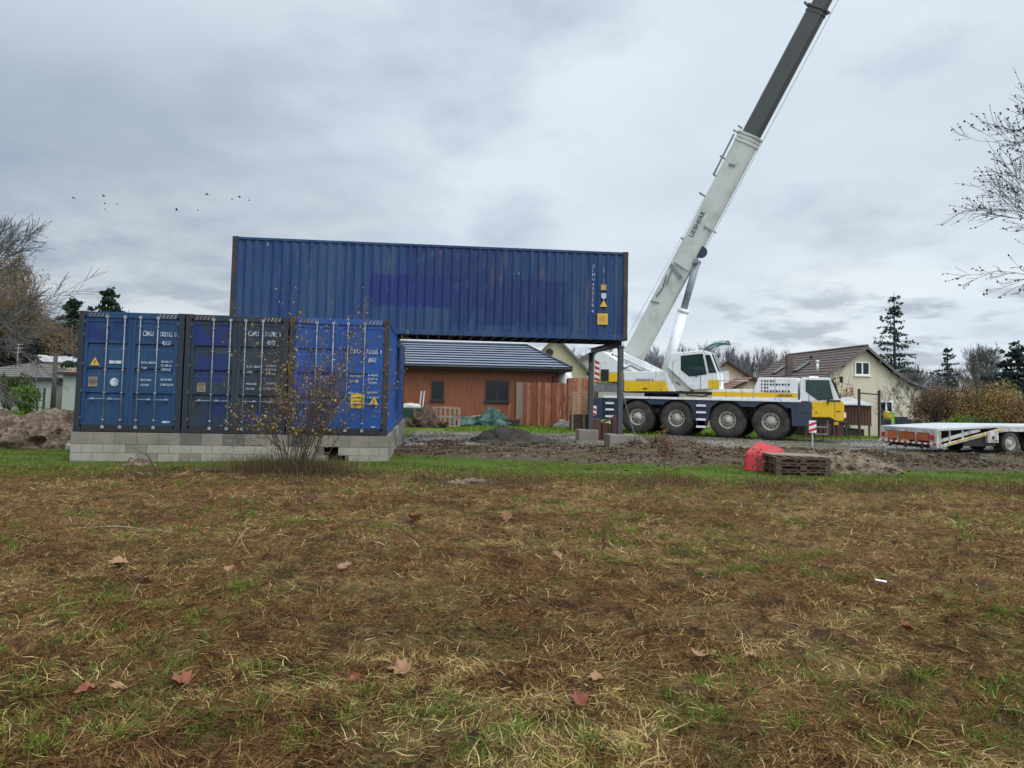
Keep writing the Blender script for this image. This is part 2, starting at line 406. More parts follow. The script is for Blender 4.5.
B.l(B.math('SUBTRACT', .9, B.math('MULTIPLY', a.outputs['Alpha'], .75)), b.inputs['Strength'])
B.l(B.noise(tc, 22, 8, .7), b.inputs['Height']); B.l(b.outputs[0], p.inputs['Normal'])
g = np_mesh('ground', co3, fc, m, np.concatenate([c.reshape(-1,3), wet.reshape(-1,1)], 1), True)
tag(g, kind='structure')

# ------------------------------------------------------------------ grass, straw, leaves of the field
m, nt, p = nodes('blades'); B = NB(nt)
a = B.n('ShaderNodeAttribute', attribute_name='col'); B.l(a.outputs['Color'], p.inputs['Base Color'])
p.inputs['Roughness'].default_value = .75; p.inputs['Specular IOR Level'].default_value = .04
tl_ = B.n('ShaderNodeBsdfTranslucent'); B.l(a.outputs['Color'], tl_.inputs[0]); ms_ = B.n('ShaderNodeMixShader'); ms_.inputs[0].default_value = .3
B.l(p.outputs[0], ms_.inputs[1]); B.l(tl_.outputs[0], ms_.inputs[2]); B.l(ms_.outputs[0], nt.nodes['Material Output'].inputs[0])
MBL = m
def blades(name, x, y, length, width, tilt, cols, curl=.3, label=None, lift=.0, mat_=0.):
    """strips of two quads; tilt = elevation angle in radians"""
    n = len(x); az = rng.uniform(0, 2*pi, n)
    if mat_: az = np.where(rng.uniform(0,1,n) < mat_, fbm(x*1.7, y*1.7, 301, 2)*4*pi+rng.normal(0,.55,n), az)
    z = H(x, y)+lift*rng.uniform(0, 1, n)
    d = np.stack([np.cos(az)*np.cos(tilt), np.sin(az)*np.cos(tilt), np.sin(tilt)], -1)
    s = np.stack([-np.sin(az+rng.normal(0,.5,n)), np.cos(az), rng.normal(0,.35,n)], -1); s /= np.linalg.norm(s, axis=1)[:, None]
    base = np.stack([x, y, z-.004], -1)
    bend = np.stack([rng.normal(0,.35,n), rng.normal(0,.35,n), -curl*rng.uniform(.2,1.2,n)*np.maximum(np.sin(tilt), .1)], -1)
    L = length[:, None]; W = width[:, None]/2
    p1 = base+d*L*.5; d2 = d+bend; p2 = p1+d2*L*.5
    p2[:, 2] = np.maximum(p2[:, 2], z+.002)
    V = np.stack([base-s*W, base+s*W, p1-s*W*.9, p1+s*W*.9, p2-s*W*.25, p2+s*W*.25], 1).reshape(-1, 3)
    o = np.arange(n)[:, None]*6
    Fq = np.concatenate([o+np.array([0,1,3,2]), o+np.array([2,3,5,4])], 0)
    ob = np_mesh(name, V, Fq, MBL, np.repeat(cols, 6, 0))
    return ob
def scatter(n, y0, y1, xw, powr=1.9):
    """more near the camera; pdf in y ~ y^-powr * width"""
    q = rng.uniform(0, 1, n); k = 2-powr
    y = (y0**k+(y1**k-y0**k)*q)**(1/k)
    x = rng.uniform(-1, 1, n)*(xw*y+1.2)
    return x, y
def pal(n, cs, wts, jit=.22):
    cs = np.array(cs); i = rng.choice(len(cs), n, p=np.array(wts)/sum(wts))
    return cs[i]*rng.uniform(1-jit, 1+jit, (n, 1))*rng.uniform(.94, 1.06, (n, 3))
# dry mown straw
n = 600000
x, y = scatter(n, 2.6, 17.2, .80, 1.65)
dens = fbm(x*.9, y*1.3, 201, 3); keep = rng.uniform(0,1,n) < .55+.6*sm((dens-.33)/.3); x, y = x[keep], y[keep]; n = len(x)
pale = .12+.72*sm((fbm(x*.9, y*1.3, 205, 4)-.44)/.14)*(.38+.62*sm((5.2-y)/2.2+fbm(x*.35,y*.5,206,2)-.5))
cl_ = sm((fbm(x*6.5, y*6.5, 251, 3)-.40)/.18); pale = np.clip(pale*(.22+1.55*cl_)*(1-.8*sm((fbm(x*.8,y*1.2,261,3)-.54)/.1)), 0, 1)
cs1 = pal(n, [(.48,.355,.135),(.34,.22,.08),(.66,.53,.26),(.11,.055,.022)], [4,3,1.8,2]); cs2 = pal(n, [(.15,.066,.028),(.225,.118,.045),(.035,.018,.010),(.42,.28,.11)], [4,3,3.4,.9])
sel = (rng.uniform(0,1,n) < pale)[:, None]; cs = np.where(sel, cs1, cs2)
gm = (rng.uniform(0,1,n) < .04+.30*sm((fbm(x*1.9,y*1.9,207,3)-.57)/.09))[:, None]; cs = np.where(gm, pal(n, [(.10,.125,.035),(.15,.15,.05)], [1,1]), cs)
o = blades('dry_straw', x, y, (.02+.10*rng.uniform(0,1,n)**1.6)*(1+.03*y), rng.uniform(.0015,.0046,n)*(1+.07*y), rng.uniform(-.02,.5,n)**1.3 if False else np.abs(rng.normal(0,.30,n)), cs, .4, lift=.03, mat_=.45)
tag(o, 'dry mown straw and dead stalks lying over the field in the foreground', 'straw', kind='stuff')
# sparse living grass tufts in the field
nt_ = 2600
tx, ty = scatter(nt_, 2.8, 16, .80, 1.6)
k = fbm(tx*.7, ty*.9, 211, 3) > .50; tx, ty = tx[k], ty[k]
per = rng.integers(12, 42, len(tx)); x = np.repeat(tx, per)+rng.normal(0, .045, per.sum()); y = np.repeat(ty, per)+rng.normal(0, .045, per.sum()); n = len(x)
o = blades('green_grass_tufts', x, y, rng.uniform(.04,.13,n), rng.uniform(.002,.0045,n)*(1+.08*y), rng.uniform(.4,1.4,n), pal(n, [(.10,.19,.018),(.14,.24,.03),(.20,.24,.06),(.07,.12,.015)], [4,3,2,2]), .8)
tag(o, 'small tufts of green grass coming up through the straw', 'grass', kind='stuff')
# green strip in front of and beside the block wall
n = 150000
y = rng.uniform(15.0, 22.2, n); x = rng.uniform(-1,1,n)*(.76*y+1)
ed = 15.9+(fbm(x*.6, y*0, 91, 3)-.5)*1.8+rng.normal(0,.25,n); up = np.where(x < -3.8, 22.2, 20.6+(fbm(x*.5, y*0, 92, 3)-.5)*1.6-.8*sm((x+3)/4))+rng.normal(0,.3,n)
k = (y > ed) & (y < up) & (fbm(x*1.1, y*1.6, 220, 4) > .46+.10*rng.uniform(-1,1,n))
wallin = (y > 18.25+(x+10.4)*.109) & (x > -10.5) & (x < -3.0)
k &= ~wallin; x, y = x[k], y[k]; n = len(x)
o = blades('green_grass', x, y, rng.uniform(.03,.11,n), rng.uniform(.007,.014,n), rng.uniform(.3,1.4,n), pal(n, [(.115,.18,.026),(.155,.23,.038),(.20,.20,.07),(.07,.105,.02),(.17,.11,.05)], [4,3,2.3,2.5,3]), .5)
tag(o, 'green grass strip growing in front of the block wall and spoil', 'grass', kind='stuff')
# dry brown weeds at edge
n = 26000
x = rng.uniform(-13,15,n); y = 15.6+rng.normal(0,.5,n)+(fbm(x*.6, x*0, 91, 3)-.5)*1.8
k = fbm(x*.8, x*0+3, 225, 3) > .47; x, y = x[k], y[k]; n = len(x)
o = blades('dry_weeds', x, y, rng.uniform(.05,.2,n), rng.uniform(.006,.011,n), rng.uniform(.3,1.3,n), pal(n, [(.13,.08,.045),(.22,.16,.08),(.08,.055,.035)], [3,2,2]), .5)
tag(o, 'brown dead weeds along the near edge of the green strip', 'weeds', kind='stuff')
# lawns further back
n = 60000
y = rng.uniform(33,54,n); x = rng.uniform(-1,1,n)*(.78*y)
k = (y > 34+(fbm(x*.9,y*1.6,71,4)-.5)*2) & ~((x < -3) & (x > -11) & (y < 40)); x, y = x[k], y[k]; n = len(x)
o = blades('lawn_grass', x, y, rng.uniform(.08,.2,n), rng.uniform(.02,.04,n), rng.uniform(.6,1.5,n), pal(n, [(.12,.21,.02),(.16,.25,.03),(.09,.15,.02)], [3,2,2]), .4)
tag(o, 'lawn grass behind the building plot', 'grass', kind='stuff')
# clods and stones on the spoil
def clods(name, n, xy, smin, smax, cols, label, cat):
    base = np.array([(1,0,0),(-1,0,0),(0,1,0),(0,-1,0),(0,0,1),(0,0,-1)], float)
    tri = np.array([(0,2,4),(2,1,4),(1,3,4),(3,0,4),(2,0,5),(1,2,5),(3,1,5),(0,3,5)])
    x, y = xy; s = smin*(smax/smin)**(rng.uniform(0,1,n)**2)
    V = base[None]*rng.uniform(.55,1.3,(n,6,1))*s[:,None,None]*np.array([1,1,.65]); V += rng.normal(0,.18,(n,6,3))*s[:,None,None]
    a = rng.uniform(0,2*pi,n); ca, sa = np.cos(a)[:,None], np.sin(a)[:,None]
    V[..., 0], V[..., 1] = V[..., 0]*ca-V[..., 1]*sa, V[..., 0]*sa+V[..., 1]*ca
    V += np.stack([x, y, H(x, y)+s*.2], -1)[:, None]
    o = np_mesh(name, V.reshape(-1,3), (np.arange(n)[:,None,None]*6+tri[None]).reshape(-1,3), MBL, np.repeat(cols, 6, 0))
    return tag(o, label, cat, kind='stuff')
n = 42000; y = 23+rng.normal(0,1.5,n); x = rng.uniform(-3.5,19,n); y = np.where(x < 2, y+1.2, y); k = fbm(x, y, 231, 3) > .42; x, y = x[k], y[k]; n = len(x)
clods('earth_clods', n, (x, y), .01, .075, pal(n, [(.10,.066,.045),(.15,.10,.068),(.06,.04,.03),(.24,.175,.11)], [3,3,2,1.3]), 'brown earth clods scattered along the spoil behind the grass strip', 'clods')
n = 14000; y = rng.uniform(24,34,n); x = rng.uniform(-4,22,n)
clods('gravel_stones', n, (x, y), .008, .05, pal(n, [(.21,.185,.16),(.12,.105,.09),(.30,.28,.25)], [3,3,1]), 'grey gravel spread over the plot and track', 'gravel')
# straggling grass and weeds between the strip and the plot
n = 42000; y = rng.uniform(19.5,34,n); x = rng.uniform(-3.6,24,n); k = fbm(x*.7, y*1.1, 241, 4) > .53; x, y = x[k], y[k]; n = len(x)
o = blades('straggling_grass', x, y, rng.uniform(.04,.13,n), rng.uniform(.008,.016,n), rng.uniform(.3,1.3,n), pal(n, [(.14,.18,.045),(.20,.21,.07),(.20,.14,.07),(.12,.08,.045)], [3,2,2,2]), .5)
tag(o, 'thin straggling grass and weeds over the muddy plot', 'weeds', kind='stuff')
# ------------------------------------------------------------------ shipping containers
TH = math.atan(.106)
OR = P(71, 432, 18.4); ZB = .605
Lv = Vector((math.cos(TH), math.sin(TH), 0)); Dv = Vector((-math.sin(TH), math.cos(TH), 0))
def LD(l, d, z=0.): return Vector((OR.x, OR.y, 0))+Lv*l+Dv*d+Vector((0,0,z))
CW, CL, CH = 2.438, 12.192, 2.896
FACE = Matrix(((1,0,0,0),(0,0,-1,0),(0,1,0,0),(0,0,0,1)))       # text lying in xy -> standing, facing -y
def face(x, y, z): return Matrix.Translation((x,y,z)) @ FACE

def corrug(y0, y1, z0, z1, x, inward, axis='y', period=.278, dep=.036):
    """vertical corrugation; sheet in plane x, running along y (or plane y running along x)"""
    pts = []; n = max(1, round((y1-y0)/period)); pr = (y1-y0)/n
    for i in range(n):
        b = y0+i*pr
        pts += [(b, 0), (b+pr*.26, 0), (b+pr*.5, dep), (b+pr*.76, dep)]
    pts.append((y1, 0))
    V = []
    for t, q in pts:
        for z in (z0, z1):
            V.append((x+inward*q, t, z) if axis == 'y' else (t, x+inward*q, z))
    Fs = [(2*i, 2*i+2, 2*i+3, 2*i+1) for i in range(len(pts)-1)]
    return V, Fs
def container(name, loc, rz, label, group, paint, frame_m, sill_m, door_text, stickers, door_paint=None, side_text=None, cut=None):
    root = empty(name, loc, rz, label, 'shipping container', group)
    dp = door_paint or paint
    W, Ln, Hh = CW, CL, CH
    f = MB()
    for y in (0, Ln-.15):
        for x in (0, W-.13): f.box(x, x+.13, y, y+.15, .118, Hh-.118)
    f.each('corner_post', frame_m, root, .008)
    f = MB()
    f.box(.17, W-.17, 0, .12, Hh-.15, Hh-.01); f.box(.17, W-.17, Ln-.1, Ln, Hh-.12, Hh-.01)
    for x in (.012, W-.072): f.box(x, x+.06, .17, Ln-.17, Hh-.09, Hh-.012)
    f.each('top_rail', paint, root, .006)
    f = MB()
    for x in (.008, W-.058): f.box(x, x+.05, .17, Ln-.17, .012, .165)
    f.each('bottom_rail', paint, root, .005)
    f = MB(); f.box(.17, W-.17, 0, .12, .01, .17); f.box(.17, W-.17, Ln-.12, Ln, .01, .17)
    f.each('sill', sill_m, root, .005)
    f = MB()
    k = 0
    for i in range(34):
        yy = .35+i*(Ln-.7)/33; f.box(.06, W-.06, yy-.03, yy+.03, .02, .14)
    f.box(.06, W-.06, .15, Ln-.15, .142, .17)
    f.build('floor_frame', M['black'], root)
    for x in (-.003, W-.159):
        for y in (-.003, Ln-.175):
            for z in (0, Hh-.118):
                c_ = MB(); c_.box(x, x+.162, y, y+.178, z, z+.118, 0)
                fy = y-.002 if y < 1 else y+.18
                c_.cyl((x+.08, fy, z+.06), .032, .004, 'y', 12, 1)
                fx = x-.002 if x < 1 else x+.164
                c_.cyl((fx, y+.09, z+.06), .032, .004, 'x', 12, 1)
                c_.build('corner_casting', [frame_m, M['black']], root)
    # side walls
    for sx_, inw in ((.028, 1), (W-.028, -1)):
        mb = MB()
        if cut and sx_ > 1:
            for a, b2 in ((.14, cut[0]), (cut[1], Ln-.14)):
                mb.add(*corrug(a, b2, .16, Hh-.08, sx_, inw))
            mb.add(*corrug(cut[0], cut[1], cut[3], Hh-.08, sx_, inw))
            mb.add(*corrug(cut[0], cut[1], .16, cut[2], sx_, inw))
            mb.build('side_wall', paint, root)
            o = MB(); t = .07
            for a in (cut[0]-t/2, cut[1]-t/2): o.box(sx_-.08, sx_+.03, a, a+t, cut[2], cut[3])
            o.box(sx_-.08, sx_+.03, cut[0]+t/2, cut[1]-t/2, cut[3]-t, cut[3])
            o.build('opening_frame', paint, root)
        else:
            mb.add(*corrug(.14, Ln-.14, .16, Hh-.08, sx_, inw)); mb.build('side_wall', paint, root)
    mb = MB(); mb.add(*corrug(.12, W-.12, .16, Hh-.1, Ln-.03, -1, 'x')); mb.build('end_wall', paint, root)
    mb = MB()
    n = 40
    for i in range(n):
        a = .12+(Ln-.24)*i/n; b2 = a+(Ln-.24)/n
        mb.prism([(a, Hh-.05), (a, Hh-.022), (a+.06, Hh-.008), (b2-.06, Hh-.008), (b2, Hh-.022), (b2, Hh-.05)], .05, W-.05, 'x')
    mb.build('roof', paint, root)
    # doors
    zb, zt = .175, Hh-.155
    for side in (0, 1):
        x0 = .135 if side == 0 else W/2+.004; x1 = W/2-.004 if side == 0 else W-.135
        d = MB(); fr = .085
        d.box(x0, x0+fr, .03, .075, zb, zt); d.box(x1-fr, x1, .03, .075, zb, zt)
        d.box(x0+fr, x1-fr, .03, .075, zb, zb+.09); d.box(x0+fr, x1-fr, .03, .075, zt-.09, zt)
        prof = [(.044, zt-.09)]
        hi, lo = zt-.09, zb+.09; ng = 4; seg = (hi-lo)/ng
        for i in range(ng):
            a = hi-i*seg
            if i: prof += [(.044, a+.085), (.080, a+.055), (.080, a-.055), (.044, a-.085)]
        prof += [(.044, lo)]
        V = []
        for y_, z_ in prof: V += [(x0+fr, y_, z_), (x1-fr, y_, z_)]
        d.add(V, [(2*i, 2*i+2, 2*i+3, 2*i+1) for i in range(len(prof)-1)])
        d.box(x0+fr, x1-fr, .085, .09, lo, hi)
        door = d.build('door', dp, root)
        gk = MB()
        for xx in (x0-.008, x1-.002 if side == 0 else x1): gk.box(xx, xx+.008, .045, .07, zb, zt)
        gk.each('seal', M['black'], door)
        hg = MB()
        hx = x0-.03 if side == 0 else x1-.03
        for q in (.3, .95, 1.6, 2.3, 2.6):
            hg.box(hx, hx+.06, -.006, .03, q, q+.07)
        hg.each('hinge', M['steel_dark'], door, .004)
        for xr in ((.66, 1.06) if side == 0 else (1.42, 1.83)):
            r = MB(); r.tube([(xr,-.012,.13),(xr,-.012,Hh-.10)], .0145, 8, 0)
            for zz in (.12, Hh-.13): r.box(xr-.035, xr+.035, -.03, .0, zz-.03, zz+.04, 0)
            for zz in (.30, .95, 1.5, 2.0, 2.55): r.box(xr-.028, xr+.028, -.032, .03, zz-.014, zz+.014, 0)
            rod = r.build('locking_rod', M['rod_grey'], door)
        hd = MB()
        for xr, dx in (((.66,-.33), (1.06,-.33)) if side == 0 else ((1.42,.33), (1.83,.33))):
            zz = .80
            hd.beam((xr,-.035,zz),(xr+dx,-.04,zz-.01), .03, .014); hd.box(xr+dx*.8-.03, xr+dx*.8+.03, -.0345, .03, zz-.03, zz+.022)
        hd.each('handle', M['rod_grey'], door)
        tx = [q for q in door_text if q[0] == side]
        if tx:
            t_ = MB()
            for _, body, x, z, s in tx: t_.text(body, s, face(x, .022, z), 0, .004, 'LEFT', .62 if s > .14 else .8)
            t_.build('lettering', M['lettering'], door)
    for kind, x, z, s in stickers:
        st = MB()
        if kind == 'tri':
            st.prism([(x-s/2, z-s*.4), (x+s/2, z-s*.4), (x, z+s*.5)], .024, .03, 'y', 0)
            st.prism([(x-s*.07, z-s*.2), (x+s*.07, z-s*.2), (x+s*.05, z+s*.2), (x-s*.03, z+s*.1)], .021, .0235, 'y', 1)
        elif kind == 'square':
            st.box(x-s/2, x+s/2, .024, .03, z-s*.55, z+s*.55, 0)
            for q in (-.3, -.05, .2): st.box(x-s*.35, x+s*.3, .021, .0235, z+q*s, z+q*s+s*.07, 1)
        elif kind == 'circle': st.cyl((x, .03, z), s/2, .012, 'y', 24, 2)
        elif kind == 'plate': st.box(x-s/2, x+s/2, .02, .03, z-s*.13, z+s*.13, 2); 
        st.build('sticker', [M['yellow_sticker'], M['black_letter'], M['lettering']] if kind != 'square' or s > .3 else [M['old_wood'], M['black_letter'], M['lettering']], root)
    hz = MB()
    for x0 in (.22, W-.62):
        for i in range(5):
            a = x0+i*.09; hz.prism([(a, Hh-.13), (a+.035, Hh-.13), (a+.085, Hh-.04), (a+.05, Hh-.04)], -.004, 0, 'y')
    hz.build('warning_stripes', M['old_wood'], root)
    if side_text:
        side_text(root)
    return root
WT = lambda s, x, z: [(s, 'MAX. GROSS', x, z, .075), (s, 'TARE', x, z-.13, .07), (s, 'PAYLOAD', x, z-.42, .07), (s, 'CU.CAP.', x, z-.54, .07),
                      (s, '30.480 KG', x+.46, z+.03, .075), (s, '67.200 LB', x+.46, z-.06, .075), (s, '3.870 KG', x+.46, z-.16, .075),
                      (s, '26.610 KG', x+.46, z-.40, .075), (s, '2.700 CU.FT', x+.46, z-.53, .075)]
grp = 'blue shipping containers side by side on the block wall'
B1 = rust_blue('container_paint_blue', (.016,.052,.125), (.013,.044,.105), patch=[(.12,1.2,-.1,.1,2.15,2.7,(.010,.024,.11)),(1.5,2.28,-.1,.1,1.0,1.55,(.02,.068,.15))], fade=(.032,.085,.15), fth=(.5,.8), rth=(.64,.75))
B2 = rust_blue('container_paint_navy', (.024,.036,.05), (.019,.029,.043), patch=[(.12,1.03,-.1,.1,2.05,2.68,(.010,.026,.13)),(.22,1.03,-.1,.1,1.12,1.95,(.011,.026,.12)),(.5,1.1,-.1,.1,.15,1.0,(.011,.026,.10)),(1.4,1.9,-.1,.1,.2,.6,(.010,.022,.18))],
               fade=(.04,.06,.08), fth=(.5,.75), rth=(.60,.72))
B3 = rust_blue('container_paint_bright', (.020,.075,.27), (.016,.062,.22), patch=[(.2,1.15,-.1,.1,1.1,1.7,(.02,.035,.17))], fade=(.055,.13,.27), fth=(.56,.85), rth=(.66,.77))
B4 = rust_blue('container_paint_weathered', (.013,.042,.13), (.010,.034,.11), rustc=(.15,.11,.08), rth=(.57,.70), patch=[(2.3,2.6,4.2,8.3,.85,1.95,(.009,.020,.115)),(2.3,2.6,5.4,8.4,1.7,2.9,(.011,.026,.10)),(2.3,2.6,6.8,10.6,.35,1.9,(.009,.024,.10))],
               fade=(.038,.078,.125), fth=(.42,.75), vstr=.10)
fr_dark = pm('corner_frame_dark', (.011,.016,.028), .6, var=.25, dirt=(.06,.03,.02), dscale=3, dth=(.55,.7))
fr_rust = pm('corner_frame_rusty', (.024,.021,.024), .75, var=.3, dirt=(.075,.042,.030), dscale=3, dth=(.45,.65))
CP = 2.472
def t_main(code, num, s=1): return [(1, code, 1.50, 2.33, .165), (1, num, 1.90, 2.33, .165), (1, '45G1', 1.96, 2.10, .165)]
container('shipping_container', LD(.03, .03, ZB), TH, 'mid blue container with white circle sticker, leftmost on the block wall', grp,
    B1, fr_dark, M['black'], [(1,'CIMU',1.47,2.33,.17),(1,'502162',1.87,2.33,.16),(1,'0',2.21,2.33,.15),(1,'45G1',1.93,2.12,.15)]+[(s_,b_,x_-.0,z_,q_) for s_,b_,x_,z_,q_ in WT(1,1.47,1.66)],
    [('tri',.40,1.68,.22),('square',.38,1.20,.21),('circle',.87,1.20,.20),('plate',.87,1.68,.28),('plate',2.1,.26,.18)])
container('shipping_container', LD(.03+CP, .03, ZB), TH, 'dark navy grey container with bright blue patches, middle one on the block wall', grp,
    B2, fr_dark, M['black'], [(1,'CIMU',1.47,2.40,.17),(1,'511781',1.87,2.40,.16),(1,'3',2.21,2.40,.16),(1,'45G1',1.93,2.19,.15)]+WT(1,1.47,1.62),
    [('square',.42,1.12,.2)])
container('shipping_container', LD(.03+2*CP, .03, ZB), TH, 'bright blue container behind the bare shrub, rightmost on the block wall', grp,
    B3, fr_rust, M['black'], [(1,'CIMU',1.47,2.03,.17),(1,'711865',1.87,2.03,.16),(1,'9',2.21,2.03,.15),(1,'45G1',1.93,1.83,.15)]+WT(1,1.47,1.45),
    [('square',1.70,.86,.33),('tri',2.10,.86,.24),('plate',2.1,.22,.12)], cut=(4.6, 6.6, .45, 2.62))
def side4(root):
    W = CW
    Rm = lambda y, z, s=0: Matrix.Translation((W+.0, y, z)) @ Matrix(((0,0,1,0),(1,0,0,0),(0,1,0,0),(0,0,0,1)))
    t = MB()
    for i, ch in enumerate('CIMU4921784'): t.text(ch, .15, Rm(11.30, 2.33-i*.135 - (.05 if i > 3 else 0) - (.06 if i > 9 else 0)), 0, .004)
    for i, ch in enumerate('45G1 LOGIS'): t.text(ch, .085, Rm(11.66, 2.36-i*.075), 0, .004)
    t.box(W-.03, W+.0, 1.05, 1.075, 2.62, 2.72); t.box(W-.03, W+.0, 8.9, 8.93, 2.0, 2.1)
    t.build('lettering', pm('worn_lettering', (.30,.35,.43), .6, var=.2, scale=14, dirt=(.05,.09,.17), dscale=9, dth=(.48,.64)), root)
    s = MB()
    s.box(W-.03, W+.003, 11.50, 11.84, .50, .86, 0); s.box(W+.0025, W+.005, 11.57, 11.77, .60, .78, 1)
    s.box(W-.03, W+.003, 11.60, 11.78, 1.62, 1.80, 1)
    s.prism([(11.58,1.08),(11.82,1.08),(11.70,1.30)], W-.03, W+.003, 'x', 0)
    s.prism([(11.62,1.38),(11.70,1.32),(11.78,1.38),(11.78,1.52),(11.62,1.52)], W-.03, W+.003, 'x', 2)
    s.build('stickers', [M['yellow_sticker'], pm('sticker_ochre', (.42,.24,.06), .7, var=.3, scale=12), M['lettering']], root)
CL = 12.50
up = container('shipping_container', (0,0,0), TH-pi/2, 'long rust streaked blue container set crosswise on top of the other containers', None,
    B4, fr_rust, M['steel_dark'], [(1,'CIMU 492178',1.4,2.3,.16)], [], side_text=side4)
CL = 12.192
LA, DA = 2.27, 4.94
p0 = LD(LA, DA, ZB+CH+.004)
up.location = p0-(Matrix.Rotation(TH-pi/2, 3, 'Z') @ Vector((CW, 0, 0)))

# ------------------------------------------------------------------ block wall under the three containers
wl = empty('block_wall', LD(0,0,0), TH, 'low wall of grey concrete blocks carrying the three containers', 'wall')
bm_ = MB(); core = MB()
WL, WD = 3*CP+.06, CL+.1
def course(z0, z1, a0, off, skip=()):
    a = a0-off
    while a < WL:
        b = min(a+.5, WL); aa = max(a, 0)
        if b-aa > .05 and not any(s0 < (aa+b)/2 < s1 for s0, s1 in skip):
            bm_.box(aa+.004, b-.004, random.uniform(0,.006)-.012, .19, z0+.004, z1-.004, random.choice((0,1,1,1)) if z1 < ZB-.2 else random.choice((0,0,0,2)))
        a += .5
    a = .2-off*.6
    while a < WD:
        b = min(a+.5, WD); aa = max(a, .2)
        if b-aa > .05: bm_.box(WL-.19, WL+.012-random.uniform(0,.006), aa+.004, b-.004, z0+.004, z1-.004, random.choice((0,0,1,2)))
        a += .5
course(ZB-.285, ZB, 0, 0); course(ZB-.49, ZB-.285, 0, .25, ((5.9,6.35),)); course(ZB-.69, ZB-.49, 0, 0, ((6.0,6.4),)); course(ZB-.89, ZB-.69, 0, .25)
bm_.box(0, .19, .2, WD, ZB-.89, ZB, 0); bm_.box(.19, WL-.19, WD-.19, WD, ZB-.89, ZB, 0)
bl = bm_.build('blocks', [M['block'], M['block_pale'], M['block_dark']], wl, .006)
core.box(.0, 5.9, .0, .17, ZB-.9, ZB-.006); core.box(6.42, WL-.2, .0, .17, ZB-.9, ZB-.006); core.box(5.9, 6.42, .0, .17, ZB-.28, ZB-.006); core.box(WL-.17, WL-.0, .0, WD, ZB-.9, ZB-.006)
core.build('mortar', M['mortar'], wl)

# ------------------------------------------------------------------ steel portal under the free end
zt = ZB+CH
ft = empty('steel_portal', LD(14.58, 5.06, 0), TH, 'dark steel frame holding up the free end of the crosswise container', 'steel frame')
def hsec(mb, x, y, z0, z1, w=.16):
    mb.box(x-w/2, x+w/2, y-w/2, y-w/2+.014, z0, z1); mb.box(x-w/2, x+w/2, y+w/2-.014, y+w/2, z0, z1); mb.box(x-.006, x+.006, y-w/2+.014, y+w/2-.014, z0, z1)
    mb.box(x-w*.8, x+w*.8, y-w*.8, y+w*.8, z0-.015, z0); mb.box(x-w*.8, x+w*.8, y-w*.8, y+w*.8, z1, z1+.012)
FD = 4.55
a = MB(); hsec(a, 0, 0, .50, zt-.2); a.build('post', M['steel_dark'], ft)
a = MB(); hsec(a, 0, FD, .42, zt-.2, .17); a.build('post', M['steel_dark'], ft)
a = MB(); a.box(-.08, .08, -.12, FD+.1, zt-.187, zt-.173); a.box(-.08, .08, -.12, FD+.1, zt-.018, zt-.004); a.box(-.006,.006,-.12,FD+.1,zt-.173,zt-.018)
for q in (.0, FD): a.prism([(q-.01, zt-.6) if q else (q+.01, zt-.6), (q-.5 if q else q+.5, zt-.19), (q, zt-.19)], -.01, .01, 'x')
a.build('beam', M['steel_dark'], ft)
def footing(l, d, wx, wy, z1, label):
    q = LD(l, d, 0); z0 = h(q.x, q.y)-.15
    mb = MB(); n = 4
    mb.box(-wx/2, wx/2, -wy/2, wy/2, z0, z1)
    return tag(mb.build('concrete_footing', M['block'], None, .02, None), label, 'concrete block', 'concrete footings under the steel posts'), q
for l, d, wx, wy, z1, lb in ((14.62, 5.06, .92, .8, .485, 'grey concrete block under the nearer steel post'), (14.45, 5.06+FD, .75, .7, .405, 'grey concrete block under the farther steel post')):
    o, q = footing(l, d, wx, wy, z1, lb); o.location = q; o.rotation_euler.z = TH
# leaning hose / prop beside the post
a0, a1 = P(621.5, 372, 24.2), P(638.6, 446, 23.8); am = P(627, 410, 24.0)
o = MB().tube([a0, P(622.5,392,24.1), am, P(633,430,23.9), (a1.x, a1.y, h(a1.x,a1.y))], .016, 6).build('hose', M['bark_grey']); tag(o, 'thin grey hose hanging from the steel post to the ground', 'hose')
# ------------------------------------------------------------------ mobile crane
AH = math.radians(-28.5); W0 = Vector((5.71, 34.9, 0))
crane = empty('mobile_crane', W0, AH, 'white and yellow four axle mobile crane with its long boom raised', 'crane')
HD = Vector((math.cos(AH), math.sin(AH), 0)); HP = Vector((-math.sin(AH), math.cos(AH), 0))
def C(px, py, y=0.):
    """photo pixel -> (t, z) on the crane's vertical plane y"""
    o = W0+HP*y; r = ray(px, py)
    k = (o.x*HD.y-o.y*HD.x)/(r.x*HD.y-r.y*HD.x)
    q = r*k; return ((q-o).dot(HD), EYE+q.z)
def poly(pp, y=0.): return [C(a, b, y) for a, b in pp]
CY = 1.375; VW = 2.75
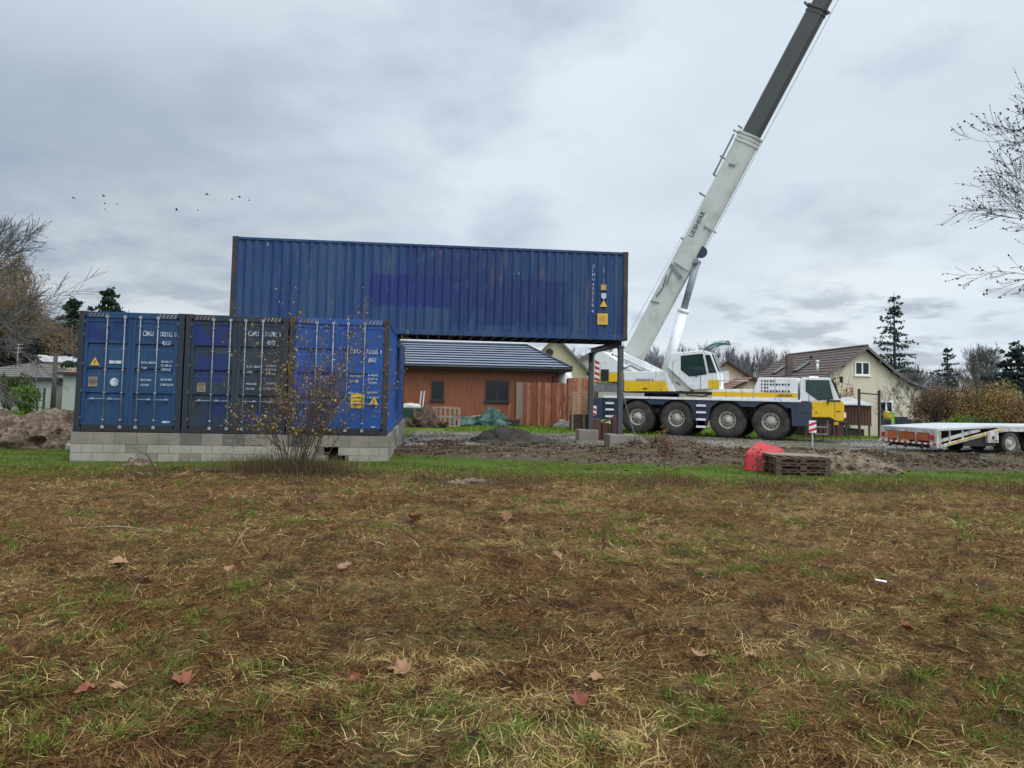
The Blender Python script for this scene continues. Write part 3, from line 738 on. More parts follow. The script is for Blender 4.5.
# chassis
mb = MB(); mb.box(-2.2, 8.1, .75, 2.0, .78, 1.58); mb.box(-1.9, 7.6, .55, 2.2, 1.2, 1.55)
for t in WH if False else (0., 1.8, 4.02, 5.8): mb.box(t-.09, t+.09, .35, 2.4, .62, .82); mb.box(t-.25, t+.25, 1.1, 1.65, .5, .9)
mb.build('chassis', M['dark_grey'], crane, .01)
mb = MB(); mb.box(-1.62, 7.0, -.03, VW+.03, 1.60, 1.70); mb.build('deck', M['white_paint'], crane, .012)
def skirt(y0, y1):
    mb = MB(); zt = 1.597
    segs = []
    top = zt
    def arch(c, r=.83, n=14, zc=.72): return [(c+r*math.cos(a), zc+r*math.sin(a)) for a in [pi-pi*i/n for i in range(n+1)]]
    # plate above wheels as strips over arches
    ts = np.linspace(-1.62, 6.95, 180); zb_ = []
    for t in ts:
        b = 1.36
        for c_ in (0., 1.8, 4.02, 5.8):
            if abs(t-c_) < .86: b = max(b, .76+math.sqrt(max(0,.86**2-(t-c_)**2)))
        if 2.62 < t < 3.2: b = .72
        elif 2.45 < t <= 2.62: b = min(b, .72+(2.62-t)/.17*.56)
        elif 3.2 <= t < 3.32: b = min(b, .72+(t-3.2)/.12*.56)
        if t > 6.62: b = min(b, .62)
        if t < -.95: b = .62
        zb_.append(min(b, 1.585))
    for i in range(len(ts)-1):
        V = [(ts[i],y0,zb_[i]),(ts[i+1],y0,zb_[i+1]),(ts[i+1],y0,zt),(ts[i],y0,zt),(ts[i],y1,zb_[i]),(ts[i+1],y1,zb_[i+1]),(ts[i+1],y1,zt),(ts[i],y1,zt)]
        mb.add(V, [(0,1,2,3),(7,6,5,4),(0,4,5,1)])
    return mb
skirt(.012, .10).build('side_skirt', M['navy_paint'], crane); skirt(VW-.10, VW-.012).build('side_skirt', M['navy_paint'], crane)
mb = MB()
for c_ in (0., 1.8, 4.02, 5.8):
    for (ya, yb) in ((-.02, .5), (VW-.5, VW+.02)):
        mb = MB()
        pts = [(c_+.85*math.cos(a), .745+.84*math.sin(a)) for a in [pi*.92-pi*.84*i/12 for i in range(13)]]
        for i in range(12):
            mb.add([(pts[i][0],ya,pts[i][1]),(pts[i+1][0],ya,pts[i+1][1]),(pts[i+1][0],yb,pts[i+1][1]),(pts[i][0],yb,pts[i][1]),
                    (pts[i][0],ya,pts[i][1]+.02),(pts[i+1][0],ya,pts[i+1][1]+.02),(pts[i+1][0],yb,pts[i+1][1]+.02),(pts[i][0],yb,pts[i][1]+.02)], [(0,1,2,3),(4,7,6,5),(0,4,5,1)])
        mb.build('mudguard', M['black'], crane)
# wheels
def wheel(t, near):
    R = .765; s = 1 if near else -1; y0 = .02 if near else VW-.02
    def q(l): return [(r, o*s) for r, o in l]
    ty = MB().lathe(q([(.36,.03),(.45,.005),(.62,0),(.70,.02),(.745,.06),(R,.09),(R,.18),(R-.018,.185),(R-.018,.20),(R,.205),(R,.30),(R-.018,.305),(R-.018,.32),(R,.325),(R,.40),(.73,.44),(.6,.47),(.4,.46)]), (t, y0, R), 'y', 48)
    for k in range(44):
        a = 2*pi*k/44
        for o_ in (.09, .33):
            c_, s_ = math.cos(a), math.sin(a); e1 = Vector((c_,0,s_)); e2 = Vector((-s_,0,c_))
            c0 = Vector((t, y0+(o_+.04)*s, R))+e1*(R+.004)
            ty.add([c0+e2*.03+Vector((0,.05,0)), c0-e2*.03+Vector((0,.05,0)), c0-e2*.03-Vector((0,.05,0)), c0+e2*.03-Vector((0,.05,0)),
                    c0+e2*.025+Vector((0,.05,0))+e1*.016, c0-e2*.025+Vector((0,.05,0))+e1*.016, c0-e2*.025-Vector((0,.05,0))+e1*.016, c0+e2*.025-Vector((0,.05,0))+e1*.016],
                   [(4,5,6,7),(0,1,5,4),(1,2,6,5),(2,3,7,6),(3,0,4,7)])
    w_ = ty.build('wheel', M['rubber'], crane)
    rm = MB().lathe(q([(.37,.035),(.355,.015),(.335,.04),(.30,.14),(.25,.145),(.215,.075),(.17,.07),(.165,.03),(.12,.015),(.11,-.01),(.06,-.02),(.0,-.02)]), (t, y0, R), 'y', 32, 0)
    for k in range(10):
        a = 2*pi*k/10; rm.cyl((t+.19*math.cos(a), y0+.06*s, R+.19*math.sin(a)), .018, .04, 'y', 6, 0)
        a += pi/10; rm.cyl((t+.265*math.cos(a), y0+.098*s, R+.265*math.sin(a)), .028, .012, 'y', 10, 1)
    rm.build('rim', [M['rim'], M['black']], w_)
for t in (0., 1.8, 4.02, 5.8): wheel(t, True); wheel(t, False)
# outrigger boxes, ladders
mb = MB(); mb.box(-2.35, -1.64, -.02, VW+.02, .60, 1.60); mb.box(-2.30,-1.70,-.03,-.02,.7,.74); mb.box(-2.30,-1.70,-.03,-.02,1.42,1.46); mb.build('outrigger_box', M['navy_paint'], crane, .015)
def stripes(name, x0, x1, z0, z1, y, n, par, th=.008, left=True):
    mb = MB(); mb.box(x0, x1, y-th, y, z0, z1, 0)
    hh = (z1-z0)/n
    for i in range(n):
        if i % 2 == 0:
            a = z0+i*hh; mb.add([(x0,y-th-.003,a+hh*.45),(x1,y-th-.003,a-hh*.15 if i else a),(x1,y-th-.003,a+hh*.75),(x0,y-th-.003,min(a+hh*1.45,z1))], [(0,1,2,3)], 1)
    return mb.build(name, [M['white_reflector'], M['red']], par)
stripes('warning_panel', -2.34, -1.95, .78, 1.22, -.02, 4, crane)
def ladder(t0, t1, y):
    mb = MB()
    for z in (.45, .76, 1.07, 1.36): mb.box(t0, t1, y-.06, y+.07, z-.045, z+.045, 0)
    mb.box(t0, t0+.03, y-.0, y+.06, .42, 1.58, 1); mb.box(t1-.03, t1, y-.0, y+.06, .42, 1.58, 1)
    mb.build('ladder', [M['white_reflector'], M['dark_grey']], crane, .006)
ladder(-1.48, -1.10, -.06); ladder(2.72, 3.12, -.06)
mb = MB(); mb.box(2.68, 3.16, .1, VW-.1, .72, 1.1); mb.build('outrigger_beam', M['dark_grey'], crane, .01)
# engine housing and deck boxes
def shell(name, pts, y0, y1, mat, par=crane, bev=.02): return MB().prism(pts, y0, y1, 'y').build(name, mat, par, bev)
eh = MB().prism([(5.08,1.702),(5.13,2.15),(5.30,2.60),(6.86,2.60),(6.86,1.702)], .06, VW-.06).build('engine_housing', M['white_paint'], crane, .03)
lv = MB()
for r, (z, n) in enumerate(((2.46, 5), (2.32, 10), (2.18, 3), (2.045, 10))):
    for k in range(n): lv.box(5.42+k*.118, 5.42+k*.118+(.075 if k % 2 else .05), .045, .062, z-.035, z+.035)
lv.build('louvres', M['black'], eh)
st = MB(); st.box(5.10, 6.855, .050, .062, 1.78, 1.97); st.build('yellow_band', M['yellow_paint'], eh)
tx = MB(); tx.text('LIEBHERR', .145, face(6.05, .046, 1.815), 0, .003); tx.build('lettering', M['black_letter'], eh)
db = MB(); db.box(3.35, 5.06, .06, VW-.06, 1.702, 2.10); db = db.build('deck_box', M['white_paint'], crane, .02)
st = MB(); st.box(3.36, 5.05, .048, .062, 1.78, 1.97); st.box(3.95, 3.965, .046, .0478, 1.71, 2.09, 1); st.build('yellow_band', [M['yellow_paint'], M['black']], db)
mb = MB(); mb.box(6.80, 7.42, .0, .6, .62, 1.597); mb.box(6.80, 7.42, VW-.6, VW, .62, 1.597); mb.box(7.0,7.3,-.02,0,1.2,1.28); mb.each('side_locker', M['navy_paint'], crane, .02)
# driver's cab
up_pts = [(6.96,1.64),(6.96,2.56),(7.05,2.62),(8.02,2.62),(8.16,2.56),(8.47,1.80),(8.50,1.70),(7.62,1.64)]
dc = MB().prism(up_pts, .03, VW-.03).build('driver_cab', M['white_paint'], crane, .03)
lo_pts = [(7.40,1.0),(7.40,1.645),(8.58,1.70),(8.62,1.62),(8.64,.98),(8.56,.88),(8.30,.90),(8.10,1.02)]
MB().prism(lo_pts, .02, VW-.02).build('cab_lower_panel', M['yellow_paint'], dc, .03)
MB().prism([(7.44,.76),(7.44,.995),(8.12,1.01),(8.34,.87),(7.9,.74)], .06, VW-.06).build('cab_step_well', M['black'], dc)
for o_ in [dc]+list(dc.children):        # far front corner of the cab is rounded back
    for v_ in o_.data.vertices:
        if v_.co.y > 1.4 and v_.co.x > 8: v_.co.x -= .28
wpts = poly([(806.5,380.8),(828.5,380.8),(832.5,398.5),(818.0,399.6),(806.5,391.2)], .03)
wf = MB()
cx = sum(a for a, b in wpts)/5; cz = sum(b for a, b in wpts)/5
wf.prism([(cx+(a-cx)*1.06, cz+(b-cz)*1.08) for a, b in wpts], .012, .029).build('window_frame', M['anthracite'], dc)
wn = MB().prism(wpts, .004, .0115); wn.build('window', M['cab_glass'], dc)
MB().prism(wpts, VW-.03, VW-.01).build('window', M['cab_glass'], dc)
wsn = MB(); wsn.prism([(8.185,2.50),(8.20,2.51),(8.445,1.92),(8.43,1.91)], .12, VW-.12); wo = wsn.build('windscreen', M['cab_glass'], dc)
for v_ in wo.data.vertices:
    if v_.co.y > 1.4: v_.co.x -= .27
ap = MB(); ap.beam((8.17,.05,2.55),(8.49,.05,1.78),.05,.06); ap.beam((7.89,VW-.05,2.55),(8.21,VW-.05,1.78),.05,.06); ap.each('windscreen_pillar', M['black'], dc)
mb = MB(); mb.box(7.45,7.463,.012,.019,1.3,1.45,1); mb.box(7.55,7.62,.0,.019,1.20,1.23,1); mb.box(8.28,8.294,.01,.02,1.0,1.68,0); mb.box(7.30,7.314,.018,.029,1.66,2.56,0); mb.box(8.33,8.5,.008,.019,1.25,1.30,2); mb.build('door_lines', [M['boom_side'], M['black'], M['red']], dc)
mb = MB(); mb.beam((8.25,-.02,2.60),(8.55,-.28,2.62),.03); mb.box(8.50,8.62,-.42,-.25,2.42,2.66); mb.build('mirror', M['black'], dc, .01)
mb = MB(); mb.box(8.0,8.5,.0,.05,1.66,1.72); mb.box(8.0,8.05,-.05,0,1.55,1.75); mb.build('grab_rail', M['black'], dc)
mb = MB(); mb.box(8.60, 8.66, .2, .5, 1.02, 1.2); mb.box(8.34, 8.46, VW-.5, VW-.2, 1.02, 1.2); mb.each('headlight', M['white_reflector'], dc, .01)
mb = MB()
for z in (.32, .60): mb.box(7.55, 8.0, -.04, .2, z, z+.05)
mb.box(7.52,7.55,-.02,.02,.32,.9); mb.box(8.0,8.03,-.02,.02,.32,.9); mb.build('cab_steps', M['grey_metal'], dc, .005)
mb = MB(); mb.box(8.25,8.42,-.0,.05,.72,.84); mb.build('side_lamp', M['yellow_sticker'], dc, .01)
mb = MB(); mb.box(7.2,7.5,.9,1.5,2.62,2.70,0); mb.build('roof_hatch', [M['white_paint'], M['orange_board']], dc, .01)
# ------------- superstructure
MB().cyl((-.1+.8, CY, 1.78), .78, .16, 'z', 40).build('slewing_ring', M['dark_grey'], crane)
MB().prism([(-1.0,1.86),(-1.0,1.96),(3.3,1.96),(3.3,1.86)], .25, VW-.25).build('turntable', M['dark_grey'], crane, .02)
YN = .10
cwp = poly([(594.2,382),(594.2,356.5),(598,351.5),(604,351.5),(617.5,360.5),(619,382)], YN)
cw = MB().prism([cwp[0],(cwp[0][0],2.76),(cwp[5][0],2.76),cwp[5]], YN, VW-YN, 'y', 0).prism([(cwp[0][0],2.765)]+cwp[1:5]+[(cwp[5][0],2.765)], YN, VW-YN, 'y', 1).build('counterweight', [M['yellow_paint'], M['white_paint']], crane, .03)
a, b = cwp[0][0], cwp[0][0]
stripes('warning_panel', a+.02, a+.26, cwp[0][1]+.04, cwp[1][1]-.1, YN-.001, 8, cw)
mb = MB(); mb.box(a+.34, a+.72, YN-.03, YN, 2.38, 2.92); mb.build('data_plate', M['anthracite'], cw)
mb = MB(); mb.box(a+.02, a+1.15, YN+.1, VW-YN-.1, 1.87, cwp[0][1]-.04); mb.box(a-.05,a+.5,YN,YN+.1,1.87,2.2); mb.build('counterweight_base', M['grey_metal'], crane, .02)
mb = MB(); mb.lathe([(.34,-.6),(.34,-.57),(.22,-.56),(.22,.56),(.34,.57),(.34,.6)], (a+1.0, CY, 3.36), 'y', 28); mb.build('winch', M['grey_metal'], crane)
mb = MB(); mb.cyl((a+.75, .45, 3.62), .05, .1, 'z', 10); mb.build('warning_lamp', M['red'], crane)
# side hood with yellow lower half
hp = poly([(624,391.3),(624,371.5),(662,371),(668.5,391.3)], YN)
mz = C(640, 381, YN)[1]
ew = hp[3][0]; et = hp[2][0]; em = ew+(et-ew)*(mz-hp[0][1])/(hp[2][1]-hp[0][1])
hd = MB().prism([hp[0],(hp[0][0],mz),(em,mz),hp[3]], YN, .75, 'y', 0).prism([(hp[0][0],mz+.003),hp[1],hp[2],(em,mz+.003)], YN, .75, 'y', 1)
hd.prism([hp[3],(hp[3][0]+.30,hp[3][1]),(et+.16,hp[2][1]+.02),hp[2]], YN+.01, .75, 'y', 1)
hd = hd.build('side_hood', [M['yellow_paint'], M['white_paint']], crane, .02)
q = C(637, 380.2, YN); MB().text('LEVAGE 06 70', .14, face(q[0]-.06, YN-.006, q[1]-.02), 0, .003).build('lettering', M['blue_letter'], hd)
q = C(645, 388.6, YN); mb = MB(); mb.box(q[0]-.1,q[0]+.1,YN-.01,YN,q[1]-.03,q[1]+.03); mb.box(q[0]-.85,q[0]-.77,YN-.01,YN,q[1]-.04,q[1]-.01); mb.box(q[0]+.7,q[0]+.78,YN-.01,YN,q[1]-.04,q[1]-.01); mb.build('latches', M['black'], hd)
MB().prism([hp[0],hp[1],hp[2],hp[3]], VW-.75, VW-YN).build('side_hood', M['white_paint'], crane, .02)
# turret side plates (boom bearing frame)
PB = (-1.62, 3.88)
tp = [(hp[0][0]-.5,1.97),(hp[0][0]-.3,2.9),(PB[0]-.25,PB[1]+.05),(PB[0]+.1,PB[1]+.22),(PB[0]+.35,PB[1]+.05),(1.05,2.62),(1.55,2.35),(1.75,1.97)]
for y0 in (.80, VW-.92): MB().prism(tp, y0, y0+.12).build('turret_plate', M['white_paint'], crane, .015)
mb = MB(); mb.beam((PB[0]+.25,.74,PB[1]-.1),(1.0,.74,2.75),.16,.26); mb.beam((PB[0]+.2,.74,PB[1]-.45),(-.2,.74,2.75),.1,.12); mb.build('turret_brace', M['white_paint'], crane, .01)
mb = MB(); mb.box(-.3, 1.7, .95, VW-.95, 1.97, 2.45); mb.build('turret_body', M['cream_paint'], crane, .02)
mb = MB(); mb.cyl((PB[0],CY,PB[1]), .12, 1.2, 'y', 20); mb.build('boom_pin', M['grey_metal'], crane)
q0 = C(667,371,.2); q1 = C(689,388,.2)
mb = MB(); mb.beam((q0[0],.25,q0[1]),(q1[0],.25,q1[1]),.12,.2); mb.beam((q0[0]-.05,.3,q0[1]-.35),(q1[0]-.25,.3,q1[1]-.12),.08,.1); mb.box(1.25,2.35,.2,.9,1.97,2.22); mb.build('cab_arm', M['cream_paint'], crane, .015)
# operator's cab
OY0, OY1 = .05, .98
ocp = poly([(671,353),(703,350),(710.5,352.5),(717.5,371),(719.3,389),(692,389.6),(688,386.5),(667.5,367.5)], OY0)
oc = MB().prism(ocp, OY0, OY1).build('operator_cab', M['white_paint'], crane, .035)
wp = poly([(681.6,356.6),(702,354.6),(706,373.6),(689.6,375.6),(681.6,369.6)], OY0)
cx = sum(a for a, b in wp)/5; cz = sum(b for a, b in wp)/5
MB().prism([(cx+(a-cx)*1.07, cz+(b-cz)*1.09) for a, b in wp], OY0-.016, OY0-.002).build('window_frame', M['anthracite'], oc)
MB().prism(wp, OY0-.026, OY0-.0165).build('window', M['cab_glass'], oc)
wp2 = poly([(705.3,354.8),(710,355),(716.5,372.6),(708.8,373)], OY0)
MB().prism(wp2, OY0-.02, OY0-.003).build('corner_window', M['cab_glass'], oc)
MB().prism(poly([(708.5,380),(718.9,380),(719.5,388.4),(708.5,388.4)], OY0), OY0-.014, OY0-.003).build('yellow_panel', M['yellow_paint'], oc)
fr = [C(711.5,354,OY0), C(718,371,OY0)]
mb = MB(); mb.prism([(fr[0][0]+.0,fr[0][1]),(fr[0][0]+.04,fr[0][1]),(fr[1][0]+.05,fr[1][1]),(fr[1][0]+.01,fr[1][1])], OY0+.08, OY1-.08); mb.build('front_window', M['cab_glass'], oc)
mb = MB(); q = C(705,350.5,OY0)
for i in range(5): mb.box(q[0]-.1-i*.04, q[0]-.08-i*.04, OY0+.1, OY1-.1, q[1], q[1]+.03)
mb.tube([(ocp[4][0]+.05,OY0-.05,ocp[4][1]+.1),(ocp[3][0]+.12,OY0-.08,ocp[3][1]),(ocp[2][0]+.1,OY0-.05,ocp[2][1]+.05)], .018, 6); mb.build('grab_rail', M['galv'], oc)
# tinted windscreen swung up above the cab
gl, ntg, pg = nodes('green_tinted_glass'); pg.inputs['Base Color'].default_value = (.16,.36,.30,1); pg.inputs['Roughness'].default_value = .05; pg.inputs['Alpha'].default_value = .62
pts = poly([(703,351),(708,345.5),(715,341.5),(722,340.2),(728,340.6)], .5)
V = []
for j in range(7):
    yy = OY0+.02+(OY1-OY0-.04)*j/6; dz = -.16*((j-3)/3)**2
    for t, z in pts: V.append((t, yy, z+dz))
n = len(pts)
g_ = MB().add(V, [(j*n+i, j*n+i+1, (j+1)*n+i+1, (j+1)*n+i) for j in range(6) for i in range(n-1)], 0, True)
g_ = g_.build('raised_windscreen', gl, oc); s_ = g_.modifiers.new('s', 'SOLIDIFY'); s_.thickness = .015
mb = MB()
for j in (0, 6): mb.tube([V[j*n+i] for i in range(n)], .022, 6)
mb.tube([V[j*n+n-1] for j in range(7)], .018, 6); q = V[2]; mb.beam((ocp[2][0]+.0,OY0+.2,ocp[2][1]),(V[2][0]+.3,OY0+.2,V[2][2]+.02),.03)
mb.build('windscreen_frame', M['anthracite'], g_)
# ------------- boom
be = Vector((C(751,137,CY)[0], 0, C(751,137,CY)[1])); BT = Vector((be.x, CY, be.z))
far_ = C(823.6,0,CY); ed = (Vector((far_[0], CY, far_[1]))-BT).normalized(); en = Vector((-ed.z, 0, ed.x))
BL = 11.6; SB = BT-ed*BL
def bp(s, n_=0., y_=0.): return SB+ed*s+en*n_+Vector((0, y_, 0))
def section(s0, s1, hgt, wid, taper=1.):
    cs = [(hgt/2, -wid/2+.06), (hgt/2, wid/2-.06), (hgt/2-.06, wid/2), (-hgt*.12, wid/2), (-hgt*.34, wid*.40), (-hgt*.46, wid*.2), (-hgt/2, 0), (-hgt*.46, -wid*.2), (-hgt*.34, -wid*.40), (-hgt*.12, -wid/2), (hgt/2-.06, -wid/2)]
    k = len(cs); V = [bp(s0, a*taper, b) for a, b in cs]+[bp(s1, a, b) for a, b in cs]
    return MB().add(V, [tuple(range(k)), tuple(range(2*k-1, k-1, -1))]+[((i+1) % k, i, i+k, (i+1) % k+k) for i in range(k)])
H1, W1_ = 1.02, .72
b1 = section(.1, BL, H1, W1_, .94).build('boom_base_section', M['boom_paint'], crane)
for s0, nn in ((BL-.05, .09), (BL-.23, .05), (BL-.41, .07)): section(s0, s0+.09, H1+nn, W1_+nn).build('collar', M['boom_paint'], b1)
mb = MB()
for s0, s1 in ((9.4, 11.4),):
    mb.beam(bp(s0, H1/2+.12, -.3), bp(s1, H1/2+.16, -.3), .07); 
for s0, l_ in ((11.75,.28),(11.5,.38),(10.25,.36),(9.4,.2),(8.4,.42),(6.25,.2)):
    mb.beam(bp(s0, H1/2-.05, -.3), bp(s0+.05, H1/2+l_-.1, -.3), .05, .08)
mb.each('hose_bracket', M['grey_metal'], b1)
mb = MB(); mb.cyl(bp(6.1, -H1/2-.0, -.12), .27, .12, 'y', 24); mb.build('sheave', M['blue_bin'], b1)
mb = MB()
mb.beam(bp(4.65,-.36,-W1_/2-.03), bp(5.0,.42,-W1_/2-.03), .05,.16); mb.beam(bp(4.85,.25,-W1_/2-.03), bp(4.1,.15,-W1_/2-.03), .04,.07); mb.beam(bp(5.05,-.52,-W1_/2-.05), bp(5.15,.3,-W1_/2-.05), .05,.07)
mb.beam(bp(3.1,.45,-W1_/2-.02), bp(3.2,.05,-W1_/2-.02), .04,.06); mb.beam(bp(10.1,.2,-W1_/2-.02), bp(10.15,-.1,-W1_/2-.02), .05,.09)
for s0 in (7.15,): mb.beam(bp(s0,-H1/2-.2,-.1), bp(s0+.05,-H1/2+.35,-W1_/2-.04), .05,.08)
mb.each('bracket', M['grey_metal'], b1)
tm = Matrix((( ed.x, -ed.z*-1*-1, 0, 0), (0, 0, -1, 0), (ed.z, ed.x, 0, 0), (0,0,0,1)))
tm = Matrix.Translation(bp(6.5, .10, -W1_/2-.004)) @ Matrix(((ed.x, en.x, 0, 0), (0, 0, -1, 0), (ed.z, en.z, 0, 0), (0,0,0,1)))
MB().text('LIEBHERR', .30, tm, 0, .003).build('lettering', M['blue_letter'], b1)
b2 = section(BL-.05, 17.6, .82, .60).build('boom_section', M['boom_side'], crane)
for s0, nn in ((17.5, .12), (17.3, .05)): section(s0, s0+.09, .82+nn, .60+nn).build('collar', M['boom_side'], b2)
mb = MB(); mb.beam(bp(17.5,.40,-.2), bp(17.62,.66,-.2), .06,.1); mb.beam(bp(17.5,-.48,-.2), bp(17.45,-.58,-.2), .1,.1); mb.each('hose_bracket', M['boom_side'], b2)
b3 = section(17.6, 24.5, .72, .54).build('boom_section', M['boom_side'], crane)
b4 = section(24.5, 38, .55, .44).build('boom_section', M['boom_side'], crane)
hb = MB()
for y_ in (-.2, .2): hb.add([bp(37.8,.3,y_),bp(38.9,.2,y_),bp(38.9,-.5,y_),bp(38,-.6,y_)], [(0,1,2,3)])
for o_ in (.1, -.4): hb.cyl(bp(38.6, o_, 0), .25, .3, 'y', 20)
hb.build('boom_head', M['cream_paint'], crane)
mb = MB(); mb.tube([bp(.6,H1/2+.26,-.1), bp(8.3,H1/2+.10,-.1)], .008, 5); mb.build('pendant_cable', M['galv'], crane)
mb = MB(); mb.tube([bp(6.1,-H1/2-.10,-.12), bp(38.6,-.60,-.05)], .009, 5)
hk = bp(38.75, -.6, 0); hk.z
mb.tube([bp(38.85,-.5,0), Vector((bp(38.85,-.5,0).x, CY, 9))], .015, 5); mb.build('hoist_rope', M['steel_dark'], crane)
mb = MB(); hx = bp(38.85,-.5,0).x; mb.box(hx-.2, hx+.2, CY-.12, CY+.12, 8.4, 9.05, 0); mb.tube([(hx,CY,8.4),(hx,CY,8.1),(hx+.12,CY,7.95),(hx+.1,CY,7.8),(hx-.05,CY,7.76)], .05, 8, 1); mb.build('hook_block', [M['yellow_paint'], M['dark_grey']], crane, .02)
# lift cylinder
l0 = Vector((C(661,366,CY)[0], CY, C(661,366,CY)[1])); l1 = Vector((C(683.5,310,CY)[0], CY, C(683.5,310,CY)[1])); l2 = Vector((C(697,262,CY)[0], CY, C(697,262,CY)[1]))
l0 = l1+(l1-l2).normalized()*3.6
lc = MB().tube([l0, l1], .235, 24).tube([l1-(l1-l0).normalized()*.12, l1+(l1-l0).normalized()*.04], .265, 24).build('lift_cylinder', M['white_paint'], crane)
MB().tube([l1, l2], .16, 20).tube([l2-Vector((0,.24,0)), l2+Vector((0,.24,0))], .13, 16).build('rod', M['rod_grey'], lc)
# deck details: hand rail, hoses, tank, panel joints
mb = MB(); mb.tube([(3.4,.08,2.10),(3.4,.08,2.45),(4.9,.08,2.45),(4.9,.08,2.10)], .018, 6); mb.build('hand_rail', M['galv'], crane)
mb = MB(); mb.tube([(1.9,.2,1.98),(2.3,.15,1.80),(2.9,.2,1.76),(3.4,.3,1.9)], .03, 6); mb.tube([(-.9,.25,2.9),(-.5,.5,3.1),(.0,.6,2.85)], .025, 6); mb.tube([bp(3.4,.3,-W1_/2-.05),bp(3.9,.2,-W1_/2-.09),bp(4.5,.35,-W1_/2-.07)], .022, 6); mb.each('hose', M['black'], crane)
mb = MB(); mb.cyl((.9,.42,1.05), .22, .5, 'x', 20); mb.build('air_tank', M['dark_grey'], crane)
mb = MB()
for t in (-.8,.55,1.9,3.3,4.9,6.2): mb.box(t, t+.012, -.0335, -.0305, 1.61, 1.69)
for t in (-1.2,.9,2.3,3.5,4.9,6.5): mb.box(t, t+.05, .004, .0115, 1.50, 1.54)
mb.build('deck_joints', M['dark_grey'], crane)
mb = MB(); mb.box(5.98,5.99,.052,.0595,1.99,2.56); mb.box(5.5,6.6,.052,.0595,1.985,1.992); mb.build('panel_joints', M['boom_side'], eh)
mb = MB(); mb.box(1.62, 1.635, OY0-.006, OY0-.001, 2.3, 3.3); mb.box(2.85,2.87,OY0-.006,OY0-.001,2.1,3.4); mb.box(2.6,2.75,OY0-.03,OY0-.001,2.62,2.65); mb.each('door_joint', M['boom_side'], oc)
# ------------------------------------------------------------------ low loader trailer
TO = Vector((14.07, 25.5, 0)); TA = math.atan2(.29, .956)
tr = empty('low_loader_trailer', (TO.x, TO.y, h(TO.x, TO.y)-.05), TA, 'white low loader trailer with sloping tail and striped rear bumper', 'trailer')
TW = 2.5
mb = MB().prism([(0,.80),(0,.88),(2.5,1.0),(10,1.0),(10,.93),(2.5,.93)], 0, TW); mb.build('deck', M['sheet_pale'], tr, .01)
mb = MB()
for y in (.02, TW-.08):
    mb.prism([(.15,.24),(.15,.34),(2.55,.88),(3.0,.92),(3.0,.80),(2.6,.76)], y, y+.06, 'y', 0)
    mb.prism([(.1,.40),(.1,.50),(1.5,.84),(1.9,.88),(1.9,.80)], y+.03, y+.08, 'y', 0)
    for x in (.15, .55, 1.1): mb.box(x, x+.06, y+.01, y+.07, .30+x*.2, .84)
    mb.box(2.6, 10, y-.01, y+.07, .80, .925)
mb.build('side_rail', M['trailer_paint'], tr, .008)
mb = MB(); mb.prism([(.45,.345),(.45,.385),(2.6,.855),(2.9,.885),(2.9,.85),(2.62,.82)], .004, .02, 'y', 0); mb.build('yellow_stripe', M['yellow_sticker'], tr)
mb = MB(); mb.box(0, .12, 0, TW, .72, .80); mb.box(-.03, .05, 0, TW, .34, .40); mb.box(-.01,.1,0,.3,.25,.8); mb.box(-.01,.1,TW-.35,TW,.3,.8)
for y in (.85, 1.65): mb.box(-.02, .08, y, y+.06, .34, .8)
mb.build('rear_frame', M['trailer_paint'], tr, .008)
mb = MB(); mb.box(-.015, .05, .95, 1.62, .46, .70); mb.box(-.015, .05, 1.74, 2.12, .46, .70); mb.box(-.015,.05,.34,.84,.46,.70); mb.build('rear_boards', M['orange_board'], tr)
mb = MB()
for i in range(10):
    y = i*.25; mb.box(-.045, -.031, y, y+.125, .34, .40, 0); mb.box(-.045, -.031, y+.125, y+.25, .34, .40, 1)
mb.build('reflector_strip', [M['red'], M['white_reflector']], tr)
mb = MB()
for y in (.1, TW-.25): mb.box(-.05, -.0, y, y+.15, .5, .66, 0)
mb.build('tail_lights', M['red'], tr)
mb = MB()
for y in (.5, 1.2, 1.9): mb.tube([(-.08,y,.30),(-.10,y+.08,.22),(0,y+.1,.2)], .03, 6)
mb.box(.1, .3, .3, 2.2, .22, .34); mb.build('hitch_gear', M['dark_grey'], tr)
mb = MB(); mb.box(.3, 9.8, .75, 1.05, .45, .80); mb.box(.3, 9.8, 1.5, 1.8, .45, .80); mb.box(1.2,2.6,.1,2.4,.30,.62)
for x in (3.2, 4.3, 5.4): mb.box(x-.06, x+.06, .2, 2.3, .35, .47)
mb.build('chassis', M['black'], tr)
mb = MB(); mb.box(2.15, 2.62, -.01, .1, .42, .80); mb.cyl((2.38,-.015,.6),.06,.02,'y',12,1); mb.cyl((2.52,-.015,.5),.03,.02,'y',12,1); mb.build('tool_plate', [M['trailer_paint'], M['dark_grey']], tr, .01)
def twheel(x, y, s):
    R = .40
    q = lambda l: [(r, o*s) for r, o in l]
    t = MB().lathe(q([(.22,.03),(.30,0),(.37,.01),(R,.05),(R,.10),(R-.01,.105),(R-.01,.115),(R,.12),(R,.25),(.37,.29),(.25,.28)]), (x, y, R), 'y', 36).build('wheel', M['rubber'], tr)
    MB().lathe(q([(.235,.03),(.22,.015),(.20,.05),(.17,.09),(.12,.08),(.10,.02),(.06,-.01),(0,-.01)]), (x, y, R), 'y', 24).build('rim', M['rim'], t)
for x in (3.2, 4.3, 5.4): twheel(x, .02, 1); twheel(x, TW-.02, -1)
mb = MB()
